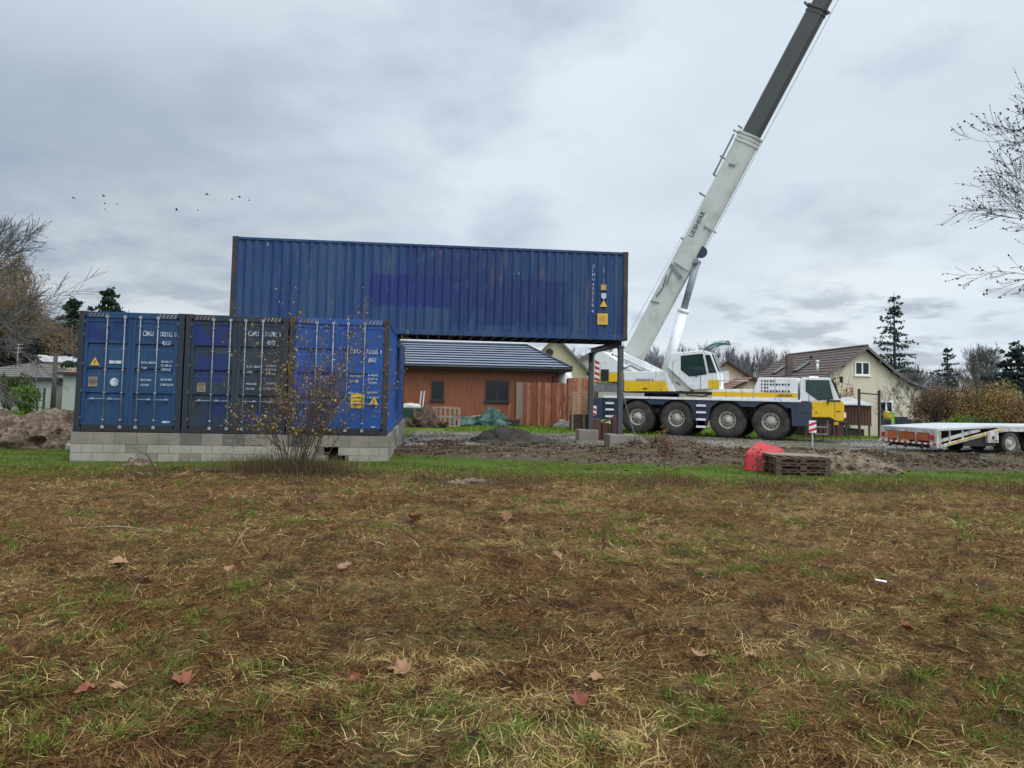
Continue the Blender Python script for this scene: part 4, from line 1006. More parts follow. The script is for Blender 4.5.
for x in (3.2, 4.3, 5.4):
    pts = [(x+.45*math.cos(a), .38+.42*math.sin(a)) for a in [pi*.95-pi*.9*i/10 for i in range(11)]]
    for i in range(10): mb.prism([pts[i], pts[i+1], (pts[i+1][0]*1.0, pts[i+1][1]+.02), (pts[i][0], pts[i][1]+.02)], .0, .35)
mb.build('mudguard', M['black'], tr)

# ------------------------------------------------------------------ tiled roofs
def slope_tiles(mb, a, b, c, d, n, th=.045, m=0, under=.0):
    """courses of tiles over the quad a-b (eave) d-c (ridge): each course a wedge with a raised lip at its lower edge"""
    a, b, c, d = map(Vector, (a, b, c, d)); nrm = (b-a).cross(d-a).normalized()
    if nrm.z < 0: nrm = -nrm
    up_ = (d-a).normalized()
    for i in range(n):
        t0, t1 = i/n, (i+1)/n
        p, q = a.lerp(d, t0), b.lerp(c, t0); r, s = b.lerp(c, t1), a.lerp(d, t1)
        mb.add([p+up_*under, q+up_*under, r, s, p+nrm*th, q+nrm*th, r+nrm*.008, s+nrm*.008], [(0,1,5,4),(4,5,6,7),(0,4,7,3),(1,2,6,5)], m)
def win(x0, x1, z0, z1, y, frame_m, par, glass=None, mull=1, fw=.06, d=.04, label=None, sill=True, Mt=None):
    f = MB()
    f.box(x0, x0+fw, y-d, y, z0, z1, 0, Mt); f.box(x1-fw, x1, y-d, y, z0, z1, 0, Mt); f.box(x0+fw, x1-fw, y-d, y, z0, z0+fw, 0, Mt); f.box(x0+fw, x1-fw, y-d, y, z1-fw, z1, 0, Mt)
    for k in range(mull):
        xm = x0+(x1-x0)*(k+1)/(mull+1); f.box(xm-fw*.6, xm+fw*.6, y-d, y, z0+fw, z1-fw, 0, Mt)
    w_ = f.build('window', frame_m, par)
    MB().box(x0+fw, x1-fw, y-d*.5, y-.004, z0+fw, z1-fw, 0, Mt).build('pane', glass or M['glass_dark'], w_)
    if sill: MB().box(x0-.06, x1+.06, y-d-.05, y-.002, z0-.08, z0-.004, 0, Mt).build('sill', frame_m, w_)
    return w_
# wooden building behind, seen under the crosswise container
SA = math.atan(.10); SY = 41.5
so_ = P(403, 424, SY); sw0 = Vector((so_.x, SY, 0)); sd = Vector((math.cos(SA), math.sin(SA), 0)); sp = Vector((-math.sin(SA), math.cos(SA), 0))
def SP(px, py, off=0.):
    o = sw0+sp*off; r = ray(px, py); k = (o.x*sd.y-o.y*sd.x)/(r.x*sd.y-r.y*sd.x); q = r*k
    return ((q-o).dot(sd), EYE+q.z)
shed = empty('timber_house', (sw0.x, sw0.y, 0), SA, 'low house clad in reddish brown boards with a dark tiled roof', 'house')
ze = SP(480, 369.5)[1]; xr = SP(556, 380)[0]; xl = -5.0
zg = h(0, 42)-.3
mb = MB(); wbase = SP(480, 426)[1]
x = xl; i = 0
while x < xr:
    wd = .17; mb.box(x, min(x+wd-.006, xr), random.uniform(-.008,.004), .02, zg, ze+.1, 0); x += wd
mb.box(xl, xr, .02, 8.6, zg, ze+.1, 1)
mb.build('walls', [M['cladding'], M['cladding']], shed)
el = .65
e0 = SP(400, 364.5, -el); e1 = SP(571.5, 368.3, -el); zev = (e0[1]+e1[1])/2
r1 = SP(527.4, 346.6, 4.4); rz = SP(440, 344, 4.4)[1]
rf = MB()
xe = e1[0]; xL = xl-.6
slope_tiles(rf, (xL,-el,zev), (xe,-el,zev), (r1[0],4.4,rz), (xL,4.4,rz), 9, .075, 0, .10)
slope_tiles(rf, (xe,-el,zev), (xe,9.4,zev), (r1[0],4.5,rz), (r1[0],4.4,rz), 9, .10, 0, .10)
slope_tiles(rf, (xe,9.4,zev), (xL,9.4,zev), (xL,4.5,rz), (r1[0],4.5,rz), 12, .05)
rfo = rf.build('roof', M['slate_tile'], shed)
mb = MB(); mb.tube([(xL,4.45,rz+.05),(r1[0],4.45,rz+.05)], .10, 8); mb.tube([(r1[0],4.4,rz+.05),(xe,-el,zev+.06)], .08, 8); mb.tube([(r1[0],4.5,rz+.05),(xe,9.4,zev+.06)], .08, 8); mb.build('ridge_tiles', M['anthracite'], rfo)
mb = MB(); mb.box(xL, xe, -el-.03, -el+.0, zev-.17, zev+.0); mb.box(xe, xe+.03, -el, 9.4, zev-.17, zev); mb.box(xL, xe, -el+.001, 9.3, zev-.19, zev-.17)
mb.tube([(xL,-el-.09,zev-.05),(xe+.05,-el-.09,zev-.05)], .06, 8); mb.build('fascia_and_gutter', M['anthracite'], shed)
for (a, b, c_, d_) in ((431,381,444.3,400),(485,381,509,401)):
    q0 = SP(a, d_, -.01); q1 = SP(c_, b, -.01)
    win(q0[0], q1[0], q0[1], q1[1], -.012, M['anthracite'], shed, None, 0 if a < 440 else 1, .07, .05, sill=True)
mb = MB(); mb.tube([(xr-.15,-.08,zg),(xr-.15,-.08,zev-.5),(xe-.2,-el-.05,zev-.12)], .045, 8); mb.build('downpipe', M['anthracite'], shed)

# boarded fence right of it
def fence(px0, px1, ytop0, ytop1, Yd, label, mat, cols=1, base=None):
    a = P(px0, ytop0, Yd); b = P(px1, ytop1, Yd+.3); L_ = (b.xy-a.xy).length; an = math.atan2(b.y-a.y, b.x-a.x)
    r = empty('board_fence', (a.x, a.y, 0), an, label, 'fence')
    x = 0; mb = MB(); z0 = h(a.x, a.y)+.02; i = 0
    while x < L_:
        w_ = random.uniform(.13,.26); zt_ = a.z+(b.z-a.z)*x/L_+random.uniform(-.03,.03)
        dy = (i % 2)*.05; mb.box(x, min(x+w_-.008, L_), dy, dy+.028, z0+random.uniform(-.03,.05), zt_, mat[1][i % len(mat[1])]); x += w_; i += 1
    mb.build('boards', mat[0], r, .004)
    p_ = MB()
    for z in (z0+.3, (z0+a.z)/2, a.z-.3): p_.box(0, L_, .066, .11, z, z+.09)
    k = 0
    while k <= L_+.01: p_.box(k-.05, k+.05, .11, .21, z0-.3, a.z-.05); k += L_/3
    p_.build('posts_and_rails', M['wet_wood'], r)
    return r
add('board_orange', (.36,.13,.06), .6, var=.35, scale=2.5, stretch=(6,6,.6), dirt=(.16,.045,.022), dscale=2.8, dth=(.48,.6))
add('board_red', (.17,.045,.02), .6, var=.35, scale=2.5, stretch=(6,6,.6), dirt=(.30,.11,.05), dscale=2.2, dth=(.55,.68))
add('board_grey', (.22,.15,.11), .75, var=.3, scale=3, stretch=(6,6,.7))
fence(516.5, 568, 382.6, 382.8, 40.0, 'tall fence of rough reddish boards beside the timber house', ([M['board_orange'], M['board_red'], M['board_grey']], (2,2,1,0,1,1,0,1,0,0,1,0,1,0,1,1,0)))
fence(568.5, 598, 377.5, 379, 42.5, 'paler board fence behind the slatted pallets, right of the red boards', ([M['board_orange'], M['new_wood']], (0,0,0,1)))
# white dome behind fence
q = P(563.5, 377, 44); mb = MB().lathe([(0,.45),(.2,.43),(.42,.28),(.5,0),(.5,-.9),(.45,-1.8)], (0,0,0), 'z', 20); o = mb.build('water_tank', M['white_paint'], None, 0, q); tag(o, 'white rounded tank showing above the red board fence', 'tank')

# pallets
def pallet(name, label, loc, rot, w_=1.2, d_=.8, mat='old_wood', layers=1, group=None, cat='pallet'):
    r = empty(name, loc, 0, label, cat, group); r.rotation_euler = rot
    for L_ in range(layers):
        z0 = L_*.15
        t = MB(); n = 6
        for i in range(n): t.box(i*(w_-.1)/(n-1), i*(w_-.1)/(n-1)+.1, 0, d_, z0+.122, z0+.144)
        t.build('top_boards', M[mat], r, .004)
        t = MB()
        for y in (0, d_/2-.05, d_-.1): t.box(0, w_, y, y+.1, z0+.10, z0+.1215); t.box(0, w_, y, y+.1, z0, z0+.022)
        t.build('rails', M[mat], r, .004)
        t = MB()
        for y in (0, d_/2-.05, d_-.1):
            for x in (0, w_/2-.07, w_-.14): t.box(x, x+.14, y, y+.1, z0+.0225, z0+.0995)
        t.build('blocks', M[mat], r, .004)
    return r
# upright pallet against shed (px 434-460, y 408-427)
g0 = G(434.5, 427, h(-4, 40)); pallet('pallet', 'weathered pallet stood on edge among the clutter by the timber house wall', (g0.x, g0.y, h(g0.x,g0.y)), (math.radians(80), 0, .05), 1.25, 1.0, 'old_wood')
q = G(458, 427, 0); o = MB().box(-.04,.04,-.04,.04,0,1.05).build('wooden_stake', M['new_wood'], None, .006, (q.x, q.y, h(q.x,q.y)-.05)); tag(o, 'pale wooden stake at the right edge of the upright pallet', 'stake')
for i, (a, b, c_, d_) in enumerate(((418,405,421,391),(421,406,424,391))):
    p_, q_ = P(a, b+14, 40.8), P(c_+.5, d_, 41.2); o = MB().beam((p_.x,p_.y,h(p_.x,p_.y)), q_, .06, .03).build('leaning_plank', M['sheet_pale'], None, .003)
    tag(o, ('left' if i == 0 else 'right')+' one of two pale planks leaning on the timber house wall', 'plank', 'pale planks leaning on the house wall')
p_, q_ = P(427,426,39.4), P(434,407,40.3); o = MB().beam((p_.x,p_.y,h(p_.x,p_.y)), q_, .09, .03).build('leaning_board', M['old_wood'], None, .003); tag(o, 'brown board leaning beside the upright pallet', 'board')
# garden cart with sacks (dark green)
q = G(409, 426.5, 0); q.z = h(q.x, q.y)
ct = empty('garden_cart', q, .1, 'dark green garden cart with pale sack on top, next to the containers', 'cart')
MB().prism([(-.55,.30),(-.68,.95),(.60,.95),(.48,.30)], -.4, .4, 'y').build('tub', M['green_plastic'], ct, .04)
mb = MB(); mb.tube([(-.62,-.3,.9),(-.95,-.3,1.0)], .02, 6); mb.tube([(-.62,.3,.9),(-.95,.3,1.0)], .02, 6); mb.tube([(.2,-.35,.3),(.25,-.35,.0)], .02, 6); mb.tube([(.2,.35,.3),(.25,.35,.0)], .02, 6); mb.build('frame', M['galv'], ct)
mb = MB(); mb.lathe([(.06,-.04),(.2,-.05),(.2,.05),(.06,.04)], (-.25,-.45,.2), 'y', 20); mb.lathe([(.06,-.04),(.2,-.05),(.2,.05),(.06,.04)], (-.25,.45,.2), 'y', 20); mb.build('wheels', M['rubber'], ct)
def blob(name, loc, sx_, sy_, sz_, mat, seed, n=24, rough=.25, label=None, cat=None, kind=None, flat=True, freq=2.2, cone=0., fine=.0):
    """draped heap: half dome or cone with noisy outline, closed at the bottom"""
    V = []; nr = 10 if n < 40 else 22
    for j in range(nr+1):
        ph = (pi/2)*j/nr if flat else pi*j/nr-pi/2
        for i in range(n):
            th = 2*pi*i/n; r = math.cos(ph)
            nn = 1+rough*(float(fbm(math.cos(th)*freq*r+seed*3.1+5, math.sin(th)*freq*r+math.sin(ph)*2+9, seed))-.5)*2
            hz_ = math.sin(ph)*(1-cone)+(1-r)**1.1*cone
            fz = 1+fine*2*(float(fbm(math.cos(th)*r*11+seed, math.sin(th)*r*11+40, seed+5, 3))-.5)
            V.append((sx_*r*math.cos(th)*nn*fz, sy_*r*math.sin(th)*nn*fz, sz_*hz_*nn*(1+(fz-1)*2.2)))
    fs = [(j*n+i, j*n+(i+1) % n, (j+1)*n+(i+1) % n, (j+1)*n+i) for j in range(nr) for i in range(n)]
    fs.append(tuple(range(n))[::-1])
    mb_ = MB().add(V, fs, 0, True)
    if n >= 110:           # clods and stones lying on the heap
        rc = random.Random(seed)
        for _ in range(900):
            c_ = Vector(V[rc.randrange(len(V)*2//3 if rc.random() < .7 else len(V))]); s_ = .02+.06*rc.random()**2.5
            q_ = [c_+Vector((rc.uniform(.5,1.2)*s_*a_, rc.uniform(.5,1.2)*s_*b_, rc.uniform(.4,.9)*s_*d_+s_*.3)) for a_, b_, d_ in ((1,0,0),(-1,0,0),(0,1,0),(0,-1,0),(0,0,1),(0,0,-1))]
            mb_.add(q_, [(0,2,4),(2,1,4),(1,3,4),(3,0,4),(2,0,5),(1,2,5),(3,1,5),(0,3,5)], 0, False)
    o = mb_.build(name, mat, None, 0, loc)
    return tag(o, label, cat, None, kind)
def gz(q, d=0.): return (q.x, q.y, h(q.x, q.y)+d)
sk = blob('sack', gz(G(410.5,426.5), .93), .5, .35, .22, M['sack'], 3, label='pale sack lying on the dark green garden cart', cat='sack')
blob('brushwood_heap', gz(G(421,427)), 1.0, .6, .75, M['wet_wood'], 5, 70, .6, 'dark heap of brushwood and scrap between the green cart and upright pallet', 'heap', freq=3, fine=.3, cone=.3)
blob('tarpaulin_heap', gz(G(463,426)), .75, .6, .45, M['green_tarp'], 8, 48, .5, cone=.4, fine=.12, freq=4, label='small grey green tarpaulin heap right of the upright pallet', cat='tarpaulin')
blob('tarpaulin_heap', gz(G(492,426.5)), 1.0, .7, .98, M['green_tarp'], 12, 56, .6, 'large green tarpaulin bunched up below the wide window', 'tarpaulin', freq=2.6, cone=.6, fine=.10)
q = G(473, 425.5); o = MB().tube([(-.1,-.1,.33),(1.3,.15,.45)], [.17,.15], 12).build('log', M['new_wood'], None, 0, gz(q)); tag(o, 'short pale log lying between the two tarpaulin heaps', 'log')
# shovel
p_, q_ = P(508.5, 423, 40.4), P(509.5, 404, 41.0)
sh = empty('shovel', (0,0,0), 0, 'shovel leaning against the timber house at the left end of the fence', 'shovel')
MB().tube([(p_.x,p_.y,p_.z), q_], .02, 6).build('handle', M['orange_wood'], sh)
MB().prism([(p_.x-.13,p_.z+.1),(p_.x+.13,p_.z+.1),(p_.x+.12,p_.z-.18),(p_.x,p_.z-.30),(p_.x-.12,p_.z-.18)], p_.y-.03, p_.y-.0, 'y').build('blade', M['sheet_pale'], sh)
o = MB().prism([(-.85,0),(-.95,.35),(.85,.38),(.75,0)], -.3, .3).build('red_trough', M['rust_dark'], None, .03, gz(G(504,426.5))); tag(o, 'dark red trough on the grass below the shovel', 'trough')
# pallets stacked upright by pale fence (px 571-592,y 390-414)
pr = empty('slatted_crate', gz(P(571.5, 430, 36.5)), .06, 'pale slatted wooden crate behind the farther steel post', 'crate')
z0 = P(571,414,36.5).z-h(2.8,36.5); z1 = P(571,391,36.5).z-h(2.8,36.5)
mb = MB(); n = 9
for i in range(n): mb.box(0, 1.25, -.02, 0, z0+(z1-z0)*i/n, z0+(z1-z0)*(i+.55)/n)
mb.build('slats', M['new_wood'], pr, .003)
mb = MB()
for x in (0, .55, 1.17): mb.box(x, x+.08, 0, .06, 0, z1)
for x in (0, .55, 1.17): mb.box(x, x+.08, .7, .76, 0, z1)
mb.build('frame', M['old_wood'], pr)
mb = MB(); mb.box(0, 1.25, .001, .76, 0, z0-.02); mb.build('base', M['rust_dark'], pr, .01)
# small concrete blocks on the grass
for i, (px, py, s_, lb) in enumerate(((553,427,.16,'leftmost of the grey concrete bits in front of the fence end'),(561,428,.26,'middle concrete lump of the three in front of the fence end'),(567.5,428,.24,'rightmost concrete lump by the fence end'))):
    o = blob('concrete_lump', gz(G(px,py), -.03), s_*1.5, s_, s_*1.5, M['block'], 30+i, 14, .5, lb, 'concrete lump')
o = MB(); 
for q3 in ((0,0,0,.5),(.35,.1,.1,.35),(.7,-.1,0,.55)): o.box(q3[0], q3[0]+.3, q3[1]-.2, q3[1]+.2, 0, q3[3]+.3)
o.tube([(.1,0,.5),(.9,0,.95)], .04, 6); o = o.build('scrap_metal_pile', M['rust'], None, .02, gz(P(592.5,440,30.0))); tag(o, 'rusty scrap metal stacked between the two steel post blocks', 'scrap')
# ------------------------------------------------------------------ heaps of earth, red box, pallets, sign
blob('sand_heap', gz(G(513,443), -.08), 1.45, 1.0, .66, M['sand_heap'], 41, 90, .45, 'dark grey heap of sand on the muddy plot', 'heap', freq=3, cone=.75, fine=.10)
blob('earth_heap', gz(P(25,440,23.6), -.1), 4.2, 1.9, .98, M['soil'], 43, 170, .42, 'wide brown heap of earth and roots left of the containers', 'heap', freq=4, cone=.35, fine=.13)
blob('chippings_heap', gz(G(838,470), -.1), 1.6, 1.1, .55, M['tan_heap'], 47, 120, .3, 'tan heap of gravelly chippings right of the old pallets', 'heap', freq=4, cone=.5, fine=.18)
blob('rubble_heap', gz(G(664,452), -.08), 1.4, .6, .42, M['soil'], 49, 120, .7, 'low brown heap of earth in front of the crane rear wheels', 'heap', freq=6, cone=.5, fine=.25)
# red plastic tub tipped on its side
q = G(743.5, 470.5); rb = empty('red_tub', gz(q, 0), math.radians(-8), 'faded red plastic tub lying upside down beside old pallets', 'tub')
V = [(0,0,0),(.95,-.12,0),(1.15,.75,0),(.1,.9,0), (.04,.06,.47),(.66,.0,.44),(1.10,.62,.52),(.46,.66,.72)]
mb = MB().add(V, [(0,3,2,1),(4,5,6,7),(0,1,5,4),(1,2,6,5),(2,3,7,6),(3,0,4,7)]); mb.build('tub_body', M['red_plastic'], rb, .07)
mb = MB(); mb.tube([(-.02,-.03,.03),(.97,-.16,.03),(1.19,.77,.03)], .035, 8); mb.build('rim', M['red_plastic'], rb)
q = G(776, 475.5); pallet('pallet_stack', 'stack of old wet pallets beside the red tub', gz(q, -.02), (0,0,.0), 1.25, .9, 'wet_wood', 3, cat='pallets')
q = G(773, 474); o = MB()
for i in range(4): o.box(.0, 1.38, .08+i*.22, .08+i*.22+.19, 0, .022)
o = o.build('loose_boards', M['old_wood'], None, .004, gz(q, .44)); o.rotation_euler = (0,math.radians(1.5),.05); tag(o, 'grey boards laid across the top of the old pallet stack', 'boards')
# red/white marker on post
q = G(812.5, 447.5); bc = empty('marker_post', gz(q), -.1, 'thin post with a small red and white striped plate in front of the crane cab', 'marker')
MB().box(-.025,.025,-.015,.015,-.1,1.0).build('post', M['galv'], bc)
mb = MB(); mb.box(-.13,.13,-.04,-.016,.55,.98,0)
for z in (.55,.76): mb.add([(-.13,-.042,z),(.13,-.042,z+.1),(.13,-.042,z+.2),(-.13,-.042,z+.1)], [(0,1,2,3)], 1)
mb.build('striped_plate', [M['white_reflector'], M['red']], bc)
# brown corrugated bin, steel frame, clutter right of the cab
gR = h(16, 38)
def at(px, py, Yd): return P(px, py, Yd)
a = at(845.5, 424, 37.5); b = at(872, 406, 37.5); base = at(850, 441, 37.5).z
ch_ = empty('rusty_shelter', (a.x, a.y, 0), .05, 'rust brown corrugated sheet shelter with a pale roof, right of the crane cab', 'shelter')
mb = MB(); mb.add(*corrug(0, b.x-a.x, a.z, b.z, 0, 1, 'x', .16, .03)); mb.add(*corrug(0, 2.2, a.z, b.z, b.x-a.x, -1, 'y', .16, .03)); mb.add(*corrug(0, 2.2, a.z, b.z, 0, 1, 'y', .16, .03)); mb.build('walls', M['rust'], ch_)
mb = MB(); zt_ = at(850, 398, 39.6).z
n = 14
for i in range(n):
    x0_ = -.2+i*(b.x-a.x+.4)/n; x1_ = x0_+(b.x-a.x+.4)/n; xm_ = (x0_+x1_)/2
    mb.add([(x0_,-.15,b.z+.02),(xm_,-.15,b.z+.07),(x1_,-.15,b.z+.02),(x0_,2.3,zt_-.02),(xm_,2.3,zt_+.04),(x1_,2.3,zt_-.02)], [(0,1,4,3),(1,2,5,4)])
rr = mb.build('roof', M['sheet_pale'], ch_); rr.modifiers.new('s', 'SOLIDIFY').thickness = .02
mb = MB()
for x in (.05, b.x-a.x-.1):
    for y in (.05, 2.1): mb.box(x, x+.07, y, y+.07, base-.2, b.z)
mb.box(0, b.x-a.x, -.05, 2.2, a.z-.06, a.z-.004); mb.build('frame', M['steel_dark'], ch_)
mb = MB(); mb.box(.1, b.x-a.x-.2, .3, 2.0, base-.1, a.z-.25); mb.build('stored_crates', M['dark_grey'], ch_, .03)
a = at(803, 442, 35.5); b = at(846, 421, 35.5)
sk_ = empty('rusty_skip', (a.x, a.y, 0), .03, 'low rust red steel skip behind the crane cab steps', 'skip')
w_ = b.x-a.x; z0_ = h(a.x, a.y)-.05
MB().prism([(0.2,z0_+.1),(0,b.z),(.05,b.z),(.24,z0_+.16),(w_-.24,z0_+.16),(w_-.05,b.z),(w_,b.z),(w_-.2,z0_+.1)], 0, 1.6).build('hull', M['rust_dark'], sk_, .01)
mb = MB(); mb.box(.1,w_-.1,-.0,.05,z0_+.1,b.z); mb.box(.1,w_-.1,1.55,1.6,z0_+.1,b.z)
for i in range(7): mb.box(.3+i*(w_-.7)/6, .36+i*(w_-.7)/6, -.05, .0, z0_+.12, b.z)
mb.box(-.03,w_+.03,-.06,.0,b.z-.08,b.z+.02); mb.each('side', M['rust'], sk_)
mb = MB()
a = at(859, 388.8, 37.0); b = at(879, 390.5, 36.6); z0_ = h(a.x, a.y)-.1
mb.box(a.x-.05,a.x+.05,a.y-.05,a.y+.05,z0_,a.z); mb.box(b.x-.05,b.x+.05,b.y-.05,b.y+.05,z0_,b.z); mb.beam((a.x,a.y,a.z-.2),(b.x,b.y,b.z-.2),.06)
o = mb.build('steel_hoop_frame', M['rust_dark'], None, .005); tag(o, 'rusty goal shaped steel frame standing right of the brown shelter', 'frame')
a = at(880, 424, 40); o = MB().box(0,.4,0,.4,0,.35,0).box(.3,.6,.05,.4,.0,.75,1).box(.05,.35,.0,.35,.35,.8,2).build('garden_toy', [M['blue_bin'], pm('lime', (.35,.6,.05), .5), M['yellow_paint']], None, .06, at(885,425,45)); tag(o, 'small yellow and green garden toy in front of the patio door', 'toy')
for i, (px0, px1, pt, lb) in enumerate(((896.5,908,417,'tall dark blue storage box against the cream house wall'),(908.5,914,419.5,'lower dark storage box against the cream house wall'),(914.5,921,421,'lowest dark storage box, right end of the row by the cream house'))):
    a = at(px0, 427, 46); b = at(px1, pt, 46); o = MB().box(0,b.x-a.x,0,.7,h(a.x,46)-a.z,b.z-a.z-.05).box(-.03,b.x-a.x+.03,-.03,.73,b.z-a.z-.047,b.z-a.z).build('storage_box', M['blue_bin'], None, .02, a); tag(o, lb, 'storage box')

# ------------------------------------------------------------------ houses
def house_cream():
    Yh = 48.; apex = P(864.8, 346.6, Yh); zf = h(21, 50)-.2
    r = empty('cream_house', (apex.x, Yh, 0), math.radians(3), 'cream rendered house with brown tiled roof and gable facing the plot', 'house')
    ax = apex.x
    def X(px, py): q = P(px, py, Yh); return (q.x-ax, q.z)
    rp = [X(895,372), X(910.6,381.6), X(931,389)]; s_l = (apex.z-X(830,370)[1])/(-X(830,370)[0])
    zl = 1.9; xl_ = -(apex.z-zl)/s_l
    line = [(xl_, zl), (0, apex.z)]+rp+[(rp[-1][0]+1.5, rp[-1][1]-.45)]
    xR = rp[-1][0]+1.0
    D_ = 11.5
    low = [(x, z-.16) for x, z in line]
    body = [(xl_+.3, zf)]+[(xl_+.3, low[0][1]+.3*s_l)]+low[1:5]+[(xR, low[5][1]+.1), (xR, zf)]
    MB().prism(body, 0, D_).build('walls', M['render_cream'], r)
    rf = MB()
    for (x0, z0), (x1, z1) in zip(line[:-1], line[1:]):
        n = max(2, int(math.hypot(x1-x0, z1-z0)/.33))
        lo_, hi_ = ((x0,z0),(x1,z1)) if z0 < z1 else ((x1,z1),(x0,z0))
        slope_tiles(rf, (lo_[0],-.35,lo_[1]), (lo_[0],D_+.35,lo_[1]), (hi_[0],D_+.35,hi_[1]), (hi_[0],-.35,hi_[1]), n, .05)
    rfo = rf.build('roof', M['roof_brown'], r)
    mb = MB(); mb.tube([(0,-.35,apex.z+.04),(0,D_+.35,apex.z+.04)], .09, 8); mb.build('ridge_tiles', M['roof_brown'], rfo)
    mb = MB()
    for (x0, z0), (x1, z1) in zip(line[:-1], line[1:]): mb.beam((x0,-.36,z0-.07),(x1,-.36,z1-.07), .03, .16)
    mb.tube([(xl_-.05,-.3,zl-.02),(xl_-.05,D_,zl-.02)], .06, 8); mb.build('verge_boards', M['roof_grey'], r)
    mb = MB()
    for fr_ in (.3, .62): mb.box(rp[1][0]*fr_-.06, rp[1][0]*fr_+.06, -.33, 0, apex.z-.35-(apex.z-rp[1][1])*fr_*1.0, apex.z-.22-(apex.z-rp[1][1])*fr_*1.0)
    for fr_ in (.3, .7): mb.box(xl_*fr_-.06, xl_*fr_+.06, -.33, 0, apex.z-.35-(apex.z-zl)*fr_, apex.z-.22-(apex.z-zl)*fr_)
    mb.build('purlin_ends', M['old_wood'], r)
    a, b = X(854.4, 375), X(869.5, 362); win(a[0], b[0], a[1], b[1], 0, M['white_frame'], r, mull=1, fw=.07, d=.05)
    a, b = X(879.5, 428), X(893.5, 401); w_ = win(a[0], b[0], zf+.1, b[1], 0, M['white_frame'], r, mull=1, fw=.09, d=.05, sill=False)
    # skylights, vent pipe and chimney on the left slope
    def on_slope(px, py):        # intersection of the view ray with the left slope
        dirv = ray(px, py); R_ = Matrix.Rotation(math.radians(-3), 3, 'Z'); o_ = R_ @ (Vector((0,0,EYE))-Vector((ax,Yh,0))); d = R_ @ dirv
        k = (apex.z+.07+s_l*o_.x-o_.z)/(d.z-s_l*d.x); return o_+d*k
    for a_, b_ in (((776,371.5),(783.5,368)), ((798,370.5),(806,363.5))):
        c0 = on_slope((a_[0]+b_[0])/2, (a_[1]+b_[1])/2); u_ = Vector((1,0,s_l)).normalized(); v_ = Vector((0,1,0)); nn = u_.cross(v_); nn = nn if nn.z > 0 else -nn
        q = [c0+u_*x+v_*y for x, y in ((-.55,-.4),(.55,-.4),(.55,.4),(-.55,.4))]
        k_ = MB().add(q+[p_+nn*.07 for p_ in q], [(4,5,6,7),(0,1,5,4),(1,2,6,5),(2,3,7,6),(3,0,4,7)]).build('skylight', M['anthracite'], rfo)
        q = [c0+nn*.076+u_*x+v_*y for x, y in ((-.47,-.32),(.47,-.32),(.47,.32),(-.47,.32))]; MB().add(q, [(0,1,2,3)]).build('pane', M['glass_dark'], k_)
    c0 = on_slope(817.5, 372); MB().tube([c0, c0+Vector((0,0,.62))], .07, 10).tube([c0+Vector((0,0,.62)), c0+Vector((0,0,.75))], .11, 10).build('vent_pipe', M['white_frame'], rfo)
    c0 = on_slope(811, 358); MB().tube([c0-Vector((0,0,.1)), c0+Vector((0,0,.25))], .1, 10).build('vent_pipe', M['anthracite'], rfo)
    c0 = on_slope(789, 374); MB().box(c0.x-.2,c0.x+.2,c0.y-.2,c0.y+.2,c0.z-.4,c0.z+1.3).build('chimney', M['roof_brown'], rfo, .02)
house_cream()
# flower tub with red blooms seen over the cab roof -> shrub in red leaf
def gable(name, label, px0, pxa, px1, pya, pye, Yh, D_, wall_m, roof_m, rz=0., over=.4, zf=None, n=10):
    a = P(pxa, pya, Yh); l = P(px0, pye, Yh); r_ = P(px1, pye, Yh); zf = h(a.x, Yh)-.3 if zf is None else zf
    r = empty(name, (a.x, Yh, 0), rz, label, 'house'); ze_ = (l.z+r_.z)/2; xl_, xr_ = l.x-a.x, r_.x-a.x
    MB().prism([(xl_+over,zf),(xl_+over,ze_+(a.z-ze_)*over/(-xl_)-.12),(0,a.z-.12),(xr_-over,ze_+(a.z-ze_)*over/xr_-.12),(xr_-over,zf)], 0, D_).build('walls', M[wall_m], r)
    rf = MB()
    slope_tiles(rf, (xl_,-over,ze_), (xl_,D_+over,ze_), (0,D_+over,a.z), (0,-over,a.z), n); slope_tiles(rf, (xr_,-over,ze_), (xr_,D_+over,ze_), (0,D_+over,a.z), (0,-over,a.z), n)
    ro = rf.build('roof', M[roof_m], r)
    mb = MB(); mb.beam((xl_,-over-.01,ze_-.06),(0,-over-.01,a.z-.06),.03,.16); mb.beam((0,-over-.01,a.z-.06),(xr_,-over-.01,ze_-.06),.03,.16); mb.build('verge_boards', M['rust_dark'] if roof_m == 'roof_red' else M['roof_grey'], r)
    return r, a, Yh
r, a, Yh = gable('peach_house', 'small peach house with a white shutter behind the crane', 703, 726, 757, 361, 381, 60, 10, 'render_peach', 'roof_red')
q0 = P(719.8, 383, Yh); q1 = P(729, 371, Yh); MB().box(q0.x-a.x, q1.x-a.x, -.06, -.002, q0.z, q1.z).build('shutter', M['white_frame'], r, .02)
q0 = P(736.6, 383, Yh); q1 = P(742.5, 378, Yh); mb = MB(); mb.box(q0.x-a.x, q1.x-a.x, -.3, -.01, q0.z, q1.z, 0); mb.cyl(((q0.x+q1.x)/2-a.x,-.305,(q0.z+q1.z)/2), .15, .01, 'y', 16, 1); mb.build('air_conditioner', [M['sheet_pale'], M['dark_grey']], r)
r2, a2, Y2 = gable('lean_to_house', 'lower brown roofed annex in front of the peach house', 730, 752, 775, 377.5, 389, 56, 4, 'render_peach', 'roof_red', 0, .3, None, 6)
r, a, Yh = gable('stone_house', 'beige gabled house with small round vent behind the timber house', 520, 556, 592, 336, 374, 62, 12, 'render_beige', 'roof_brown')
q = P(549.7, 352.3, Yh); MB().cyl((q.x-a.x, -.02, q.z), .30, .05, 'y', 16).build('vent', M['black'], r)
